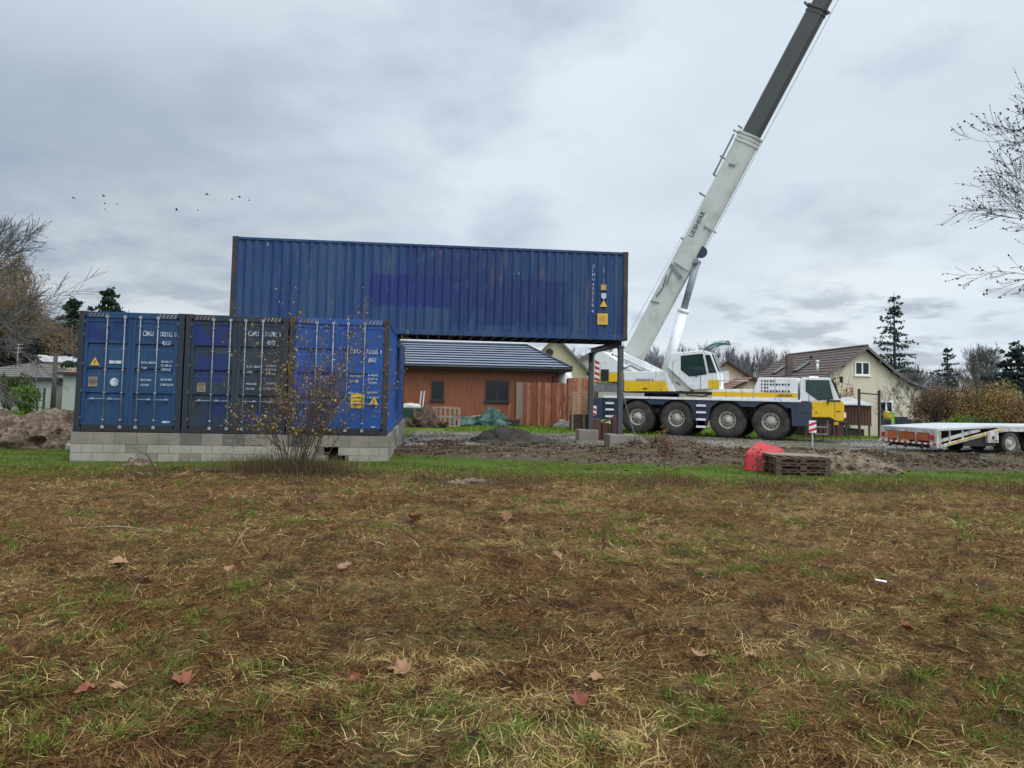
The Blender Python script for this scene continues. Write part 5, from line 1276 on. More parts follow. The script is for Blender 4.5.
r, a, Yh = gable('grey_roofed_house', 'grey roofed house showing between the beige gable and the crane', 560, 612, 665, 341, 372, 76, 14, 'render_grey', 'roof_grey')
# left houses
def hip(name, label, px0, px1, py_e, py_r, Yh, D_, wall_m, roof_m, ridge=None, n=8):
    a = P(px0, py_e, Yh); b = P(px1, py_e, Yh); w_ = b.x-a.x; zf = h(a.x, Yh)-.4
    r = empty(name, (a.x, Yh, 0), 0, label, 'house')
    MB().box(.35, w_-.35, .35, D_-.35, zf, a.z-.05).build('walls', M[wall_m], r)
    zr = P((px0+px1)/2, py_r, Yh+D_/2).z; r0, r1_ = ridge or (D_*.5, w_-D_*.5)
    rf = MB()
    slope_tiles(rf, (0,0,a.z),(w_,0,a.z),(r1_,D_/2,zr),(r0,D_/2,zr), n); slope_tiles(rf, (w_,0,a.z),(w_,D_,a.z),(r1_,D_/2,zr),(r1_,D_/2,zr), n)
    slope_tiles(rf, (w_,D_,a.z),(0,D_,a.z),(r0,D_/2,zr),(r1_,D_/2,zr), n); slope_tiles(rf, (0,0,a.z),(0,D_,a.z),(r0,D_/2,zr),(r0,D_/2,zr), n)
    rf.build('roof', M[roof_m], r)
    mb = MB(); mb.box(0, w_, -.03, 0, a.z-.16, a.z); mb.box(w_, w_+.03, 0, D_, a.z-.16, a.z); mb.box(0,w_,.0,D_,a.z-.18,a.z-.165); mb.build('eaves', M['anthracite'], r)
    return r
r = hip('grey_bungalow', 'long low bungalow with grey brown roof at the far left edge', -60, 55, 375.5, 361, 56, 9, 'render_grey', 'roof_grey')
r = hip('pale_outbuilding', 'pale walled outbuilding with pinkish roof right beside the leftmost container', 55.5, 110, 372, 362, 54, 7, 'render_grey', 'roof_red')
r, a, Yh = gable('pale_gable_house', 'small gabled house with a light sheet roof behind the bungalow', 14, 29, 44, 354.5, 361.5, 72, 10, 'render_beige', 'sheet_pale')
r.rotation_euler.z = math.radians(-38)
r = hip('slate_roofed_house', 'far house with a blue grey roof behind the left bungalow', 30, 120, 362, 353, 90, 10, 'render_grey', 'slate_tile')
q = P(53, 405, 50); o = MB().tube([(0,0,-.6),(0,0,P(53,353,50).z-q.z)], [.16,.13], 8).tube([(-.5,0,3.2),(.5,0,3.2)], .04, 5).build('utility_pole', M['bark'], None, 0, q); tag(o, 'dark wooden utility pole between the left bungalow and pale outbuilding', 'utility pole')
q = P(17.5, 361, 60); mb = MB(); mb.tube([(0,0,-1.5),(0,0,1.4)], .03, 6)
for z in (1.3,1.0,.7): mb.tube([(-.4,0,z),(.4,0,z)], .02, 5)
an_ = mb.build('roof_aerial', M['galv'], None, 0, q); tag(an_, 'television aerial rising above the left bungalow roof', 'aerial')
fp = [(37.5,410),(43,410),(48,409),(53,408)]
for i, (px, py) in enumerate(fp[:3]):
    q = G(px, py, -.2); 
gr_ = empty('garden_gate', P(37,408,48), 0, 'dark metal garden gate with tall posts between the bush and the pole', 'gate'); gq = P(37,408,48)
mb = MB()
for px in (37, 43.5): q = P(px,408,48); mb.box(q.x-gq.x-.05, q.x-gq.x+.05, -.05, .05, -.4, 1.25)
mb.build('posts', M['steel_dark'], gr_); mb = MB(); w_ = P(43.5,408,48).x-gq.x
for i in range(3): mb.box(.05, w_-.05, -.015,.015, .0+i*.45, .04+i*.45)
mb.build('rails', M['steel_dark'], gr_)
# grey concrete bits beside the earth heap
for i, (px, py, w_, lb) in enumerate(((39,442,.5,'pale concrete slab lying before the brown earth heap'),(65,446,.3,'small pale concrete piece close to the left wall corner'))):
    o = MB().box(0,w_,0,.3,0,.16).build('concrete_piece', M['block_pale'], None, .02, gz(G(px,py), .0)); o.rotation_euler = (.1,.1,.3); tag(o, lb, 'concrete piece')
# ------------------------------------------------------------------ trees and shrubs
def branchy(rg, root, direction, length, r0, depth, mb, nch=(3,5), ang=(.35,.9), shrink=(.55,.8), wob=.12, up=.10, tips=None, sides=None, seg=4, minr=.006):
    p = Vector(root); d = Vector(direction).normalized(); pts = [p.copy()]; rs = [r0]; dirs = [d.copy()]
    r1 = max(r0*.45, minr)
    for i in range(seg):
        d = (d+Vector((rg.gauss(0,wob), rg.gauss(0,wob), rg.gauss(0,wob)+up))).normalized(); p = p+d*length/seg
        pts.append(p.copy()); rs.append(r0+(r1-r0)*(i+1)/seg); dirs.append(d.copy())
    mb.tube(pts, rs, sides[depth] if sides else 4, 0, False)
    if depth == 0:
        if tips is not None: tips.append(p.copy()); tips.append(pts[-2].copy())
        return
    for k in range(rg.randint(*nch)):
        t = rg.uniform(.3, 1.); i = min(int(t*seg), seg-1); q = pts[i].lerp(pts[i+1], t*seg-i)
        ax = dirs[i].orthogonal().normalized(); ax.rotate(Matrix.Rotation(rg.uniform(0,2*pi), 3, dirs[i])); nd = dirs[i].copy(); nd.rotate(Matrix.Rotation(rg.uniform(*ang), 3, ax))
        branchy(rg, q, nd, length*rg.uniform(*shrink), max(rs[i]*.6, minr), depth-1, mb, nch, ang, shrink, wob, up, tips, sides, seg, minr)
    branchy(rg, pts[-1], d, length*.7, r1, depth-1, mb, nch, ang, shrink, wob, up, tips, sides, seg, minr)
def leaf_mesh(name, pts, size, cols, parent=None, per=1, spread=.1, flat=.5):
    pts = np.repeat(np.array([tuple(p) for p in pts]), per, 0); n = len(pts); pts = pts+rng.normal(0, spread, (n,3))
    u_ = rng.normal(0,1,(n,3)); u_ /= np.linalg.norm(u_,axis=1)[:,None]; v_ = rng.normal(0,1,(n,3)); v_[:,2] *= flat; v_ -= u_*(u_*v_).sum(1)[:,None]; v_ /= np.linalg.norm(v_,axis=1)[:,None]
    s = size*rng.uniform(.5,1.4,(n,1)); V = np.stack([pts-u_*s, pts-v_*s*.55+u_*s*.1, pts+u_*s, pts+v_*s*.55+u_*s*.1], 1).reshape(-1,3)
    return np_mesh(name, V, np.arange(n*4).reshape(-1,4), MBL, np.repeat(cols(n), 4, 0), parent=parent)
def mesh_tips(pts): return [tuple(p) for p in pts]

# shrub in front of the containers
sb = G(299, 474); sb.z = h(sb.x, sb.y)-.03; rg = random.Random(5)
shb = empty('shrub', sb, 0, 'nearly bare shrub with yellow brown leaves in front of the right container', 'shrub')
mb = MB(); tips = []
for k in range(22):
    a = rg.uniform(0, 2*pi); sp_ = rg.uniform(.05, .85); r_ = rg.uniform(0,.25)
    lng = rg.uniform(1.0,2.15)
    branchy(rg, (r_*math.cos(a)*1.3, r_*math.sin(a), 0), (math.cos(a)*sp_*1.1+.28, math.sin(a)*sp_*.7, 1), lng*.8, .013, 3 if k < 17 else 2, mb, (2,4), (.25,.8), (.45,.72), .09, .05, tips, [3,3,4,5], 4, .0032)
mb.build('stems', M['twig'], shb)
low = [t for t in tips if rg.random() < .70]
leaf_mesh('leaves', low, .026, lambda n: pal(n, [(.34,.22,.06),(.24,.16,.08),(.55,.36,.05),(.14,.085,.055),(.36,.32,.18)], [3,3,1.4,2,2.2], .3), shb, 2, .05)
# dry stalks round its foot
n = 3800; x = sb.x+rng.normal(-.25,.75,n); y = sb.y+.1+rng.normal(0,.28,n)
o = blades('dry_stalks', x, y, rng.uniform(.15,.62,n), rng.uniform(.004,.008,n), rng.uniform(.8,1.5,n), pal(n, [(.15,.10,.05),(.22,.17,.09),(.09,.065,.035),(.12,.13,.05)], [3,2,3,1]), .6)
tag(o, 'tall dead grass stalks around the foot of the bare shrub', 'dead grass', kind='stuff')
# young weeds with withered heads
for px, py, hh, lb in ((665, 481, 1.02, 'tall withered weed with a rusty brown head in front of the crane wheels'), (600, 551, .42, 'thin dry weed stalk standing in the middle of the field'), (757.5, 482, .72, 'withered brown sapling just in front of the red tub'), (463, 478, .30, 'short dark weed on the green strip by the wall corner')):
    q = G(px, py); rg = random.Random(px); wd_ = empty('withered_weed', gz(q, -.02), 0, lb, 'weed'); mb = MB(); tips = []
    for k in range(2 if hh > .9 else 3): branchy(rg, (rg.uniform(-.04,.04),0,0), (rg.uniform(-.12,.12),rg.uniform(-.1,.1),1), hh*.6, .006, 1, mb, (2,4), (.2,.5), (.3,.5), .04, .05, tips, [3,4], 4, .0025)
    mb.build('stalks', M['twig'], wd_)
    if hh > .7: 
        tp_ = [t for t in tips if t.z > hh*.45] or tips
        leaf_mesh('seed_heads', tp_, .035, lambda n: pal(n, [(.17,.085,.05),(.12,.06,.04),(.24,.13,.06)], [3,2,1]), wd_, 9 if px < 700 else 3, .06)
# fallen branches on green strip
for px0, px1, py, lb, sd_ in ((133,163,473,'black fallen branch with an upright twig on the grass by the block wall',3),(195,232,472,'flat dark fallen branch on the grass left of the shrub',4)):
    a = G(px0, py); b = G(px1, py+1); rg = random.Random(sd_); mb = MB()
    branchy(rg, (a.x, a.y, h(a.x,a.y)+.05), (b-a), (b-a).length, .045, 2, mb, (2,3), (.2,.6), (.4,.6), .10, .01, None, [3,4,6], 5, .008)
    if sd_ == 3: mb.tube([(b.x-.1,b.y,h(b.x,b.y)),(b.x-.3,b.y,h(b.x,b.y)+.35),(b.x-.6,b.y,h(b.x,b.y)+.52)], [.02,.012,.006], 5)
    o = mb.build('fallen_branch', M['rubber']); tag(o, lb, 'branch')

# bare trees
def bare_tree(name, label, loc, height, rg, bark='bark', depth=5, r0=.2, lean=(0,0), leaves=None, up=.05, crown_z=.25, nmain=9, spread=.9, group=None, minr=.008, sides=None, cat='tree', shr=(.5,.78)):
    r = empty(name, loc, 0, label, cat, group); t = MB(); pts = []; rs = []; p = Vector((0,0,-.3)); n = 8
    for i in range(n+1):
        f = i/n; pts.append(Vector((lean[0]*f*height+rg.gauss(0,.03)*height*.3*f, lean[1]*f*height+rg.gauss(0,.02)*height*.3*f, f*height*.8))); rs.append(r0*(1-.85*f))
    pts[0].z = -.3; t.tube(pts, rs, 8); t.build('trunk', M[bark], r)
    c = MB(); tips = []
    for k in range(nmain):
        f = crown_z+(1-crown_z)*(k+.5)/nmain; i = min(int(f*n), n-1); q = pts[i].lerp(pts[i+1], f*n-i); a = k*2.4+rg.uniform(-.4,.4)
        ln = height*.30*spread*(1.25-.75*f)
        branchy(rg, q, (math.cos(a), math.sin(a), rg.uniform(.25,.9)+f*.8), ln, max(rs[i]*.5, .02), depth-2, c, (3,4), (.3,.85), shr, .12, up, tips, sides or [3,3,3,4,5], 4, minr)
    c.build('crown', M[bark], r)
    if leaves: leaf_mesh('leaves', [t_ for t_ in tips if rg.random() < leaves[0]], leaves[1], leaves[2], r, leaves[3], leaves[4])
    return r, len(c.f)
dk = lambda n: pal(n, [(.07,.055,.045),(.12,.09,.06)], [2,1])
r, k = bare_tree('bare_tree', 'bare tree with sparse dark leaves reaching in at the right edge', (16.35, 19.0, h(16.3,19)), 10.4, random.Random(12), 'bark', 6, .17, (-.0,0), (.9,.045,dk,1,.02), .03, .28, 13, 1.02, None, .0055, [3,3,3,4,5], shr=(.45,.75))
print('right tree faces', k)
r, k = bare_tree('bare_tree', 'spreading leafless tree at the left edge above the bungalow', (-26.6, 34, h(-27,34)), 8.9, random.Random(31), 'bark_grey', 6, .30, (.0,0), None, .0, .26, 15, 1.25, None, .011)
brn = lambda n: pal(n, [(.17,.115,.055),(.12,.085,.045),(.22,.155,.06),(.08,.06,.04)], [3,3,2,2], .3)
r, k = bare_tree('autumn_tree', 'tree with thin yellow brown autumn leaves behind the left bungalow', P(6, 400, 82)*1, 10, random.Random(33), 'bark_grey', 5, .3, (0,0), (1,.11,brn,8,.5), .05, .2, 12, .85, None, .02)
r.location.z = h(r.location.x, r.location.y)
q = P(50, 400, 80); r, k = bare_tree('autumn_tree', 'smaller russet leaved tree just left of the narrow dark conifer', (q.x, q.y, h(q.x,q.y)), 7.4, random.Random(35), 'bark_grey', 5, .22, (0,0), (1,.11,lambda n: pal(n, [(.24,.16,.09),(.18,.13,.08),(.27,.20,.10)], [3,3,1.5], .3),6,.5), .05, .15, 13, .95, None, .02)
# leafless round tree at the right, beyond the hedge
q = P(983, 400, 95); r, k = bare_tree('bare_tree', 'round leafless tree on the skyline above the brown hedge at right', (q.x, q.y, h(q.x,q.y)-.3), 8.8, random.Random(37), 'bark_grey', 6, .3, (0,0), None, .10, .12, 14, 1.0, None, .012)

# conifers
def conifer(label, loc, height, rad, rg, colr, gap=.55, droop=.12, cat='tree', dens=26, n=16, size=.22, top=.04, expo=.85):
    r = empty('conifer', loc, 0, label, cat); MB().tube([(0,0,-.3),(0,0,height*.5),(0,0,height)], [height*.018,height*.011,.02], 8).build('trunk', M['bark'], r)
    b = MB(); pts = []
    z = height*.10; i = 0
    while z < height*.98:
        f = z/height; zj = z; L_ = rad*(1-f)**expo+top*height*.3
        for k in range(5):
            z = zj+rg.uniform(-.5,.5)*height/n*.8; a = i*1.1+k*2*pi/5+rg.uniform(-.5,.5); l = L_*rg.uniform(.45,1.2); e = rg.uniform(-.02,.28)*(1 if f < .8 else 2)
            q = [Vector((0,0,z))]; m_ = 6
            for s_ in range(1, m_+1):
                t = s_/m_; q.append(Vector((math.cos(a)*l*t, math.sin(a)*l*t, z+e*l*t-droop*l*t*t)))
            b.tube(q, [max(.012, l*.016*(1-s_/m_*.8)) for s_ in range(m_+1)], 3, 0, False)
            for s_ in range(int(dens*l/rad)+5):
                t = rg.uniform(.1,1.); j = min(int(t*m_), m_-1); c_ = q[j].lerp(q[j+1], t*m_-j); wd = l*.13*(1.1-t)+.02*rad
                c_ = c_+Vector((-math.sin(a), math.cos(a), 0))*rg.gauss(0, wd)+Vector((0,0,rg.uniform(-.06,.03)*rad*.35)); pts.append(c_)
        z = zj+height/n*rg.uniform(.7,1.25)*(1-.35*f); i += 1
    b.build('branches', M['bark'], r); leaf_mesh('needles', pts, size*.8, colr, r, 3, size*.35, .3); return r
cg = lambda n: pal(n, [(.035,.058,.05),(.055,.08,.07),(.022,.038,.034)], [3,2,2])
q = P(895, 405, 66); conifer('tall dark conifer with open drooping branches behind the cream house', (q.x, q.y, h(q.x,q.y)), P(895,292,66).z-h(q.x,q.y), 5.4, random.Random(3), cg, n=17, dens=44, size=.14, expo=1.0)
q = P(948, 400, 90); conifer('small thin conifer on the skyline right of the tall conifer', (q.x, q.y, h(q.x,q.y)), P(948,346,90).z-h(q.x,q.y), 1.7, random.Random(4), cg, n=12, dens=16, size=.15, expo=.35)
q = P(1018, 400, 80); conifer('dark wide conifer cut by the right edge', (q.x, q.y, h(q.x,q.y)), P(1018,346,80).z-h(q.x,q.y), 4.4, random.Random(6), cg, n=14, dens=34, size=.26, expo=.35)
cg2 = lambda n: pal(n, [(.03,.055,.03),(.045,.075,.04),(.02,.035,.022)], [3,2,2])
q = P(103, 400, 62); conifer('dark green conifer peeping over the leftmost container', (q.x, q.y, h(q.x,q.y)), P(103,286,62).z-h(q.x,q.y), 4.6, random.Random(8), cg2, n=22, dens=60, size=.17, expo=.8)
q = P(68, 400, 84); conifer('narrow dark conifer left of the leftmost container, behind the pole', (q.x, q.y, h(q.x,q.y)), P(68,300,84).z-h(q.x,q.y), 3.2, random.Random(9), cg2, n=18, dens=34, size=.28, expo=.5)
# leafy masses
def bush(name, label, loc, rx, ry, rz_, colr, npt, size, rg, nst=24, hollow=.35, cat='bush', group=None, lumps=7):
    r = empty(name, loc, 0, label, cat, group); mb = MB()
    for k in range(nst):
        a = rg.uniform(0,2*pi); s_ = rg.uniform(.2,1)
        q = [(0,0,-.1),(math.cos(a)*rx*s_*.4, math.sin(a)*ry*s_*.4, rz_*.5),(math.cos(a)*rx*s_*.8, math.sin(a)*ry*s_*.8, rz_*rg.uniform(.75,1.02))]
        mb.tube(q, [.03,.018,.006], 3, 0, False)
    mb.build('stems', M['twig'], r)
    cs = [(rg.uniform(-.6,.6)*rx, rg.uniform(-.6,.6)*ry, rg.uniform(.3,.72)*rz_, rg.uniform(.35,.6)) for _ in range(lumps)]
    pts = []
    for k in range(npt):
        c_ = rg.choice(cs); d = Vector((rg.gauss(0,1), rg.gauss(0,1), rg.gauss(0,1))).normalized()*rg.uniform(hollow,1)**.6*c_[3]
        z = c_[2]+d.z*rz_*.62
        if z < .03: z = rg.uniform(.03,.3*rz_)
        pts.append((c_[0]+d.x*rx, c_[1]+d.y*ry, z))
    leaf_mesh('foliage', pts, size, colr, r, 1, size*.3, .8); return r
bgn = lambda n: pal(n, [(.13,.21,.04),(.09,.16,.03),(.18,.27,.06),(.06,.10,.025)], [3,3,2,2])
dgn = lambda n: pal(n, [(.06,.10,.03),(.09,.13,.05),(.16,.15,.07),(.04,.06,.02)], [3,2,1.5,2])
yb = lambda n: pal(n, [(.40,.235,.075),(.27,.16,.075),(.15,.11,.065),(.42,.30,.085),(.28,.27,.10)], [3,3,3,1.5,1], .3)
rb_ = lambda n: pal(n, [(.26,.16,.09),(.20,.13,.08),(.33,.21,.10),(.13,.10,.08)], [3,3,2,3], .3)
yg = lambda n: pal(n, [(.38,.33,.09),(.28,.26,.09),(.18,.16,.07),(.42,.28,.09)], [3,3,2,1.5], .3)
ylw = lambda x, y: (x, y, h(x, y))
q = P(8, 405, 46); bush('garden_bush', 'greyish olive bush at the left edge in front of the bungalow', ylw(q.x,q.y), 1.6, 1.0, 2.5, dgn, 5200, .07, random.Random(1))
q = P(27, 405, 45); bush('garden_bush', 'bright green bush in front of the left bungalow', ylw(q.x,q.y), 1.15, .9, 1.85, bgn, 5200, .06, random.Random(2))
for i, (px, w_, pt, fn, lb) in enumerate(((938,1.5,386,rb_,'brownish bare bush at the left end of the hedge by the cream house'),(957,1.9,379,yb,'rusty brown bush, second from the left in the hedge behind the trailer'),(978,2.1,377,yb,'broad orange brown bush in the middle of the hedge behind the trailer'),(1000,1.8,379,yg,'yellow green bush towards the right of the hedge behind the trailer'),(1024,1.9,388,rb_,'brown bush of the hedge cut by the right edge'))):
    Yb = 41+(i % 2)*1.5; q = P(px, 400, Yb); zt_ = P(px, pt, Yb).z-h(q.x,q.y)
    bush('hedge_bush', lb, ylw(q.x,q.y), w_, 1.2, zt_*1.02, fn, 8500, .05, random.Random(60+i), 70, .1, 'bush', 'bushes of the hedge behind the trailer', 9)
q = P(966, 424, 36); bush('garden_bush', 'small bright green bush just above the trailer deck', ylw(q.x,q.y), 1.2, .7, 1.25, bgn, 2400, .05, random.Random(71), 14)
q = P(981, 424, 36.5); bush('garden_bush', 'low dark green bush beneath the yellow hedge, above the trailer deck', ylw(q.x,q.y), 1.5, .7, 1.2, dgn, 2400, .05, random.Random(72), 14)
q = P(918, 426, 42.5); r, k = bare_tree('bare_sapling', 'bare multi stemmed sapling in front of the cream house wall', (q.x, q.y, h(q.x,q.y)), 3.2, random.Random(77), 'bark_grey', 5, .05, (-.1,0), None, .08, .1, 9, 1.3, None, .01, cat='sapling')
rl = lambda n: pal(n, [(.38,.10,.06),(.25,.12,.06),(.30,.20,.10)], [3,2,2])
q = P(837, 400, 44); bush('red_bush', 'small reddish bush showing just above the crane cab roof', ylw(q.x,q.y), 1.0, .5, P(837,366,44).z-h(q.x,q.y), rl, 1500, .06, random.Random(81), 14)
bush('dark_evergreen', 'dark rounded evergreen behind the left bungalow', ylw(*P(24,400,75).xy), 3.2, 2.5, P(24,331,75).z-h(-45,75), lambda n: pal(n, [(.02,.03,.02),(.035,.045,.03),(.05,.045,.035)], [3,2,1]), 9000, .16, random.Random(83), 10, .2, 'tree')
bush('dark_evergreen', 'second dark evergreen, at the very left edge behind the bungalow', ylw(*P(4,400,70).xy), 2.6, 2.5, P(4,332,70).z-h(-45,70), lambda n: pal(n, [(.03,.03,.022),(.05,.04,.035),(.06,.045,.04)], [3,2,2]), 8000, .16, random.Random(84), 10, .2, 'tree')

# hills with far woods
def hill(name, cx, cy, rx, ry, hz, col):
    n = 70; u = np.linspace(-1.3,1.3,n); X, Y = np.meshgrid(u, u); Zt = hz*np.exp(-(X**2+Y**2)*1.6)*(.85+.3*fbm(X*3+9, Y*3+cx*.01+20, 5, 3))-hz*.15
    co_ = np.stack([X*rx+cx, Y*ry+cy, Zt], -1).reshape(-1,3); ii = np.arange(n-1)[:,None]*n+np.arange(n-1)[None]; fc = np.stack([ii,ii+1,ii+n+1,ii+n],-1).reshape(-1,4)
    o = np_mesh(name, co_, fc, pm(name+'_cover', col, .95, var=.3, scale=.05), None, True); tag(o, kind='structure')
    return lambda x, y: hz*np.exp(-((((x-cx)/rx)**2)+((y-cy)/ry)**2)*1.6)*(.85+.3*fbm((x-cx)/rx*3+9, (y-cy)/ry*3+cx*.01+20, 5, 3))-hz*.15
def proto(seed, ht, depth=3, minr=.03):
    rg = random.Random(seed); c = MB(); c.tube([(0,0,-1),(0,0,ht*.4),(rg.uniform(-.3,.3),0,ht*.8)], [ht*.014,ht*.011,.05], 4, 0, False)
    for k in range(8):
        f = .3+.6*k/8; a = k*2.4; branchy(rg, (0,0,ht*f*.8), (math.cos(a)*.7, math.sin(a)*.7, 1.2), ht*.28*(1.2-.6*f), ht*.006, depth-1, c, (3,4), (.25,.6), (.5,.75), .1, .12, None, [3,3,3,3], 3, minr)
    return np.array(c.v), np.array([f_ for f_ in c.f if len(f_) == 4])
PR = [proto(s, 11, 3, .028) for s in (1,2,3,4)]
def wood(name, xs, ys, zf, cols, label, smin=.8, smax=1.3, leafy=0, leafc=None):
    Vs, Fs, Cs = [], [], []; o = 0
    for x, y in zip(xs, ys):
        V, Fq = PR[rng.integers(len(PR))]; a = rng.uniform(0,2*pi); s = rng.uniform(smin,smax); c_, s_ = math.cos(a), math.sin(a)
        W_ = np.stack([V[:,0]*c_-V[:,1]*s_, V[:,0]*s_+V[:,1]*c_, V[:,2]], -1)*s*np.array([1,1,rng.uniform(.9,1.15)])+np.array([x, y, float(zf(x,y))])
        Vs.append(W_); Fs.append(Fq+o); o += len(V); Cs.append(np.repeat(pal(1, *cols), len(V), 0))
    ob = np_mesh(name, np.concatenate(Vs), np.concatenate(Fs), MBL, np.concatenate(Cs)); tag(ob, label, 'woodland', kind='stuff')
    if leafy:
        n = leafy; i = rng.integers(0, len(xs), n); r_ = rng.normal(0,1.9,(n,3)); x = np.array(xs)[i]+r_[:,0]; y = np.array(ys)[i]+r_[:,1]; z = zf(x,y)+7.2+r_[:,2]*1.5
        u_ = rng.normal(0,1,(n,3)); v_ = rng.normal(0,1,(n,3)); p_ = np.stack([x,y,z],-1); s = rng.uniform(.06,.17,(n,1))
        V = np.stack([p_-u_*s, p_-v_*s*.6, p_+u_*s, p_+v_*s*.6],1).reshape(-1,3)
        ob = np_mesh(name+'_leaves', V, np.arange(n*4).reshape(-1,4), MBL, np.repeat(pal(n, *leafc), 4, 0)); tag(ob, label+', its thin autumn foliage', 'foliage', kind='stuff')
hz1 = hill('hill', 52, 225, 80, 55, 9, (.06,.055,.05))
n = 330; xs = rng.uniform(12, 100, n); ys = rng.uniform(150, 215, n); wood('far_wood', xs, ys, lambda x, y: np.maximum(hz1(x,y), H(x,y)), ([(.19,.18,.19),(.155,.145,.155),(.23,.215,.22),(.17,.14,.125)], [3,3,1.5,1.5]), 'grey leafless wood on the low hill behind the crane', .58, .88)  # tree colours lightened and greyed to carry distance haze; no haze volume
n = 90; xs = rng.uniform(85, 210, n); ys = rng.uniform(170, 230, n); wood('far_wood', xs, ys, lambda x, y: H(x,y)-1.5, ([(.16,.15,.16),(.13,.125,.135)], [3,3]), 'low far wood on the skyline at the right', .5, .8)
hz2 = hill('hillside', -150, 165, 85, 62, 33, (.07,.055,.045))
n = 420; xs = rng.uniform(-190, -58, n); ys = rng.uniform(105, 165, n); k_ = xs < -.615*ys; xs, ys = xs[k_], ys[k_]; wood('hillside_wood', xs, ys, lambda x, y: np.maximum(hz2(x,y), H(x,y)), ([(.20,.14,.11),(.15,.115,.095),(.22,.15,.11)], [3,3,1.5]), 'brown autumn wood on the hillside at the left', .8, 1.2, 170000, ([(.30,.19,.10),(.22,.145,.09),(.36,.25,.12),(.16,.13,.08)], [3,3,1.2,1.5]))

# ------------------------------------------------------------------ birds
for i, (px, py) in enumerate(((73.5,198),(103.5,196.3),(104.8,203.8),(105,209.3),(117,204.3),(176.5,210.3),(198,210),(207,194.7),(232,199.3),(239.5,197),(249,200.5))):
    q = P(px, py, 110); s_ = .68 if i in (0,1,5,7,9) else .42
    mb = MB(); mb.tube([(-.28,0,0),(-.1,0,.03),(.15,0,.03),(.4,0,.0)], [.02,.09,.08,.01], 6)
    f = .12*((i % 3)-.6)
    for sg in (-1, 1): mb.add([(.12,0,.04),(-.12,0,.04),(-.15,sg*.40,.16+f),(.08,sg*.42,.17+f),(-.2,sg*.95,.05+f)], [(0,1,2,3),(3,2,4)])
    o = mb.build('bird', M['bird'], None, 0, q); o.rotation_euler = (0,.1,.25); o.scale = (s_*1.15,)*3
    nm = ['leftmost bird of the flock, set apart','upper left bird of the flock, above three faint ones','uppermost faint bird below the upper left one','lowest faint bird below the upper left one','faint bird right of the small left cluster','left one of the two low birds in mid flock','right one of the two low birds in mid flock','topmost bird left of the right hand trio','left bird of the right hand trio','middle highest bird of the right hand trio','rightmost bird of the whole flock']
    tag(o, nm[i]+', flying in the grey sky', 'bird', 'birds flying over at the left')

# ------------------------------------------------------------------ fallen leaves and twigs on the field
lv_m = [pm('leaf_'+n_, c_, .75, var=.3, scale=25, dirt=d_, dscale=18, dth=(.5,.7)) for n_, c_, d_ in (('tan', (.29,.155,.075), (.20,.11,.07)), ('russet', (.22,.065,.028), (.13,.05,.03)), ('pink', (.29,.15,.085), (.20,.10,.065)))]
def leaf(px, py, s_, mi, lb, rz_):
    s_ *= 1.1; q = G(px, py); z = h(q.x, q.y)
    out = []; L5 = [(0,.0),(.14,.10),(.40,.12),(.38,.26),(.58,.44),(.42,.52),(.38,.74),(.20,.74),(0,.98)]
    pts = L5+[(-x, y) for x, y in L5[-2:0:-1]]; rg = random.Random(int(px*7+py))
    cl = rg.uniform(.2,.75); cw_ = rg.uniform(.5,1.1); V = [(x*s_*cw_*rg.uniform(.75,1.15), (y-.4)*s_*rg.uniform(.8,1.1), s_*(cl*abs(x)**1.3*(1 if x > 0 else rg.uniform(.3,1.2))+.35*cl*(y-.4)**2+rg.uniform(0,.16))) for x, y in pts]; V.append((0, 0, 0)); n = len(pts)
    mb = MB().add(V, [(i, (i+1) % n, n) for i in range(n)], 0, False); mb.tube([(0,-.4*s_,.01),(0.02,-.62*s_,.02),(.03,-.85*s_,.03)], .0022, 4)
    o = mb.build('fallen_leaf', lv_m[mi], None, 0, (q.x, q.y, z+.03)); o.rotation_euler = (rg.uniform(.0,.6), rg.uniform(-.3,.3), rz_)
    o.modifiers.new('s', 'SOLIDIFY').thickness = .0015
    tag(o, lb, 'leaf', 'fallen leaves lying on the field')
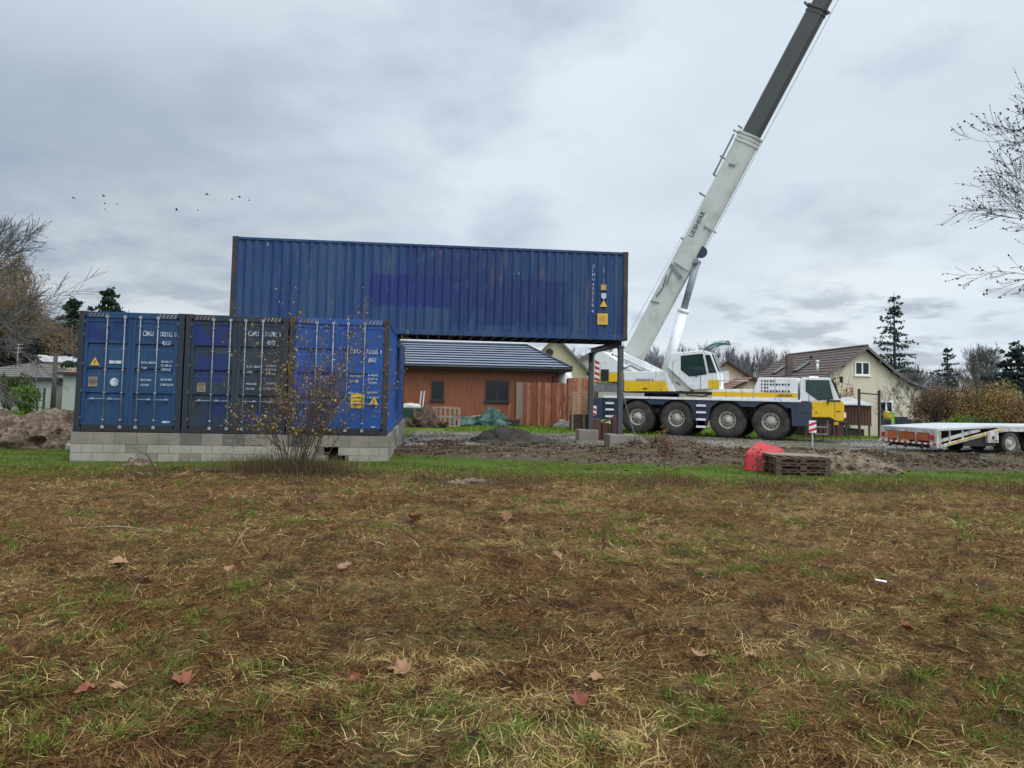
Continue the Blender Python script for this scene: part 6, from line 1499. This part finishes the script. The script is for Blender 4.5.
for a in ((401,676,.17,0,'large curled tan leaf lying alone low in the middle of the field',1.2),(580,708,.13,1,'russet leaf near the bottom, just right of centre',.3),(703,662,.14,0,'tan leaf in the right half, left of a paler folded one',2.4),(752,663,.10,0,'flat pale folded leaf right of a tan leaf in the right half',1.5),
          (906,634,.15,1,'reddish leaf alone towards the right edge',2.0),(556,562,.16,0,'tan leaf high in the middle of the field beside grass',.8),(763,622,.14,0,'dull tan leaf between the middle and the right edge',2.9),(344,566,.15,2,'pinkish leaf left of the middle, at mid height of the field',.5),
          (119,567,.18,2,'pale leaf at upper left of the field, leftmost of a pair',1.9),(143,581,.16,2,'pinkish brown leaf at upper left, right one of a pair',2.6),(229,574,.10,2,'small pale leaf at the foot of a bent dry stalk at left',.1),(180,687,.13,1,'dark russet leaf low on the left side',1.0),
          (88,694,.12,1,'orange russet leaf low at the left, left of a darker one',2.2),(354,686,.07,1,'tiny bright russet leaf left of the large curled leaf',.4),(597,688,.10,0,'small dull leaf above the bottom russet leaf',1.7),(890,573,.15,0,'small pale leaf high on the right side of the field',.9),
          (937,604,.13,0,'pale tan leaf on the right side below a smaller pale one',1.4),(506,519,.22,0,'pale flat leaf near the upper edge of the field',.2),(413,522,.2,1,'brownish leaf near the upper edge left of centre',2.2),(530,493,.22,0,'orange leaf just before the green strip',2.8),(118,690,.09,0,'small pale leaf low at left, between two russet ones',2.0)):
    leaf(*a)
q = G(881, 583); o = MB().box(-.05,.05,-.018,.018,0,.008).box(.01,.05,-.04,.0,.008,.016).build('paper_scrap', M['white_frame'], None, .003, gz(q, .045)); o.rotation_euler = (.1,.1,-.5); tag(o, 'small white scrap of paper lying on the field at right', 'litter')
q = G(240, 560); mb = MB(); mb.tube([(-.12,0,.02),(.0,.0,.22),(.05,.05,.30),(.09,.05,.24)], [.008,.007,.006,.004], 5); mb.tube([(.12,0,.0),(.02,0,.14),(-.02,0,.26)], [.006,.005,.003], 5); o = mb.build('bent_stalk', M['new_wood'], None, 0, gz(q)); tag(o, 'pale bent dry stalk sticking up at the left of the field', 'stalk')
q = G(118, 531); mb = MB().tube([(-.5,.0,.06),(0,.05,.08),(.7,.0,.03)], [.012,.01,.005], 5); o = mb.build('dry_stick', M['old_wood'], None, 0, gz(q)); tag(o, 'long dry stick lying at upper left of the field', 'stick')
q = G(135, 606); mb = MB().tube([(-.05,.0,.0),(0,.05,.16)], [.006,.004], 5); o = mb.build('dry_stick', M['old_wood'], None, 0, gz(q)); tag(o, 'short upright twig in the left part of the field below the leaf pair', 'stick')
# pale weathered root on the strip edge
blob('pale_root', gz(G(470,484), -.02), .45, .16, .10, M['tan_heap'], 91, 20, .8, 'pale weathered root lying at the near edge of the green strip', 'root', freq=5)
blob('turf_clod', gz(G(138,463), -.05), .35, .2, .22, M['soil'], 92, 20, .6, 'brown turf clod lying against the block wall at left', 'clod', freq=5)
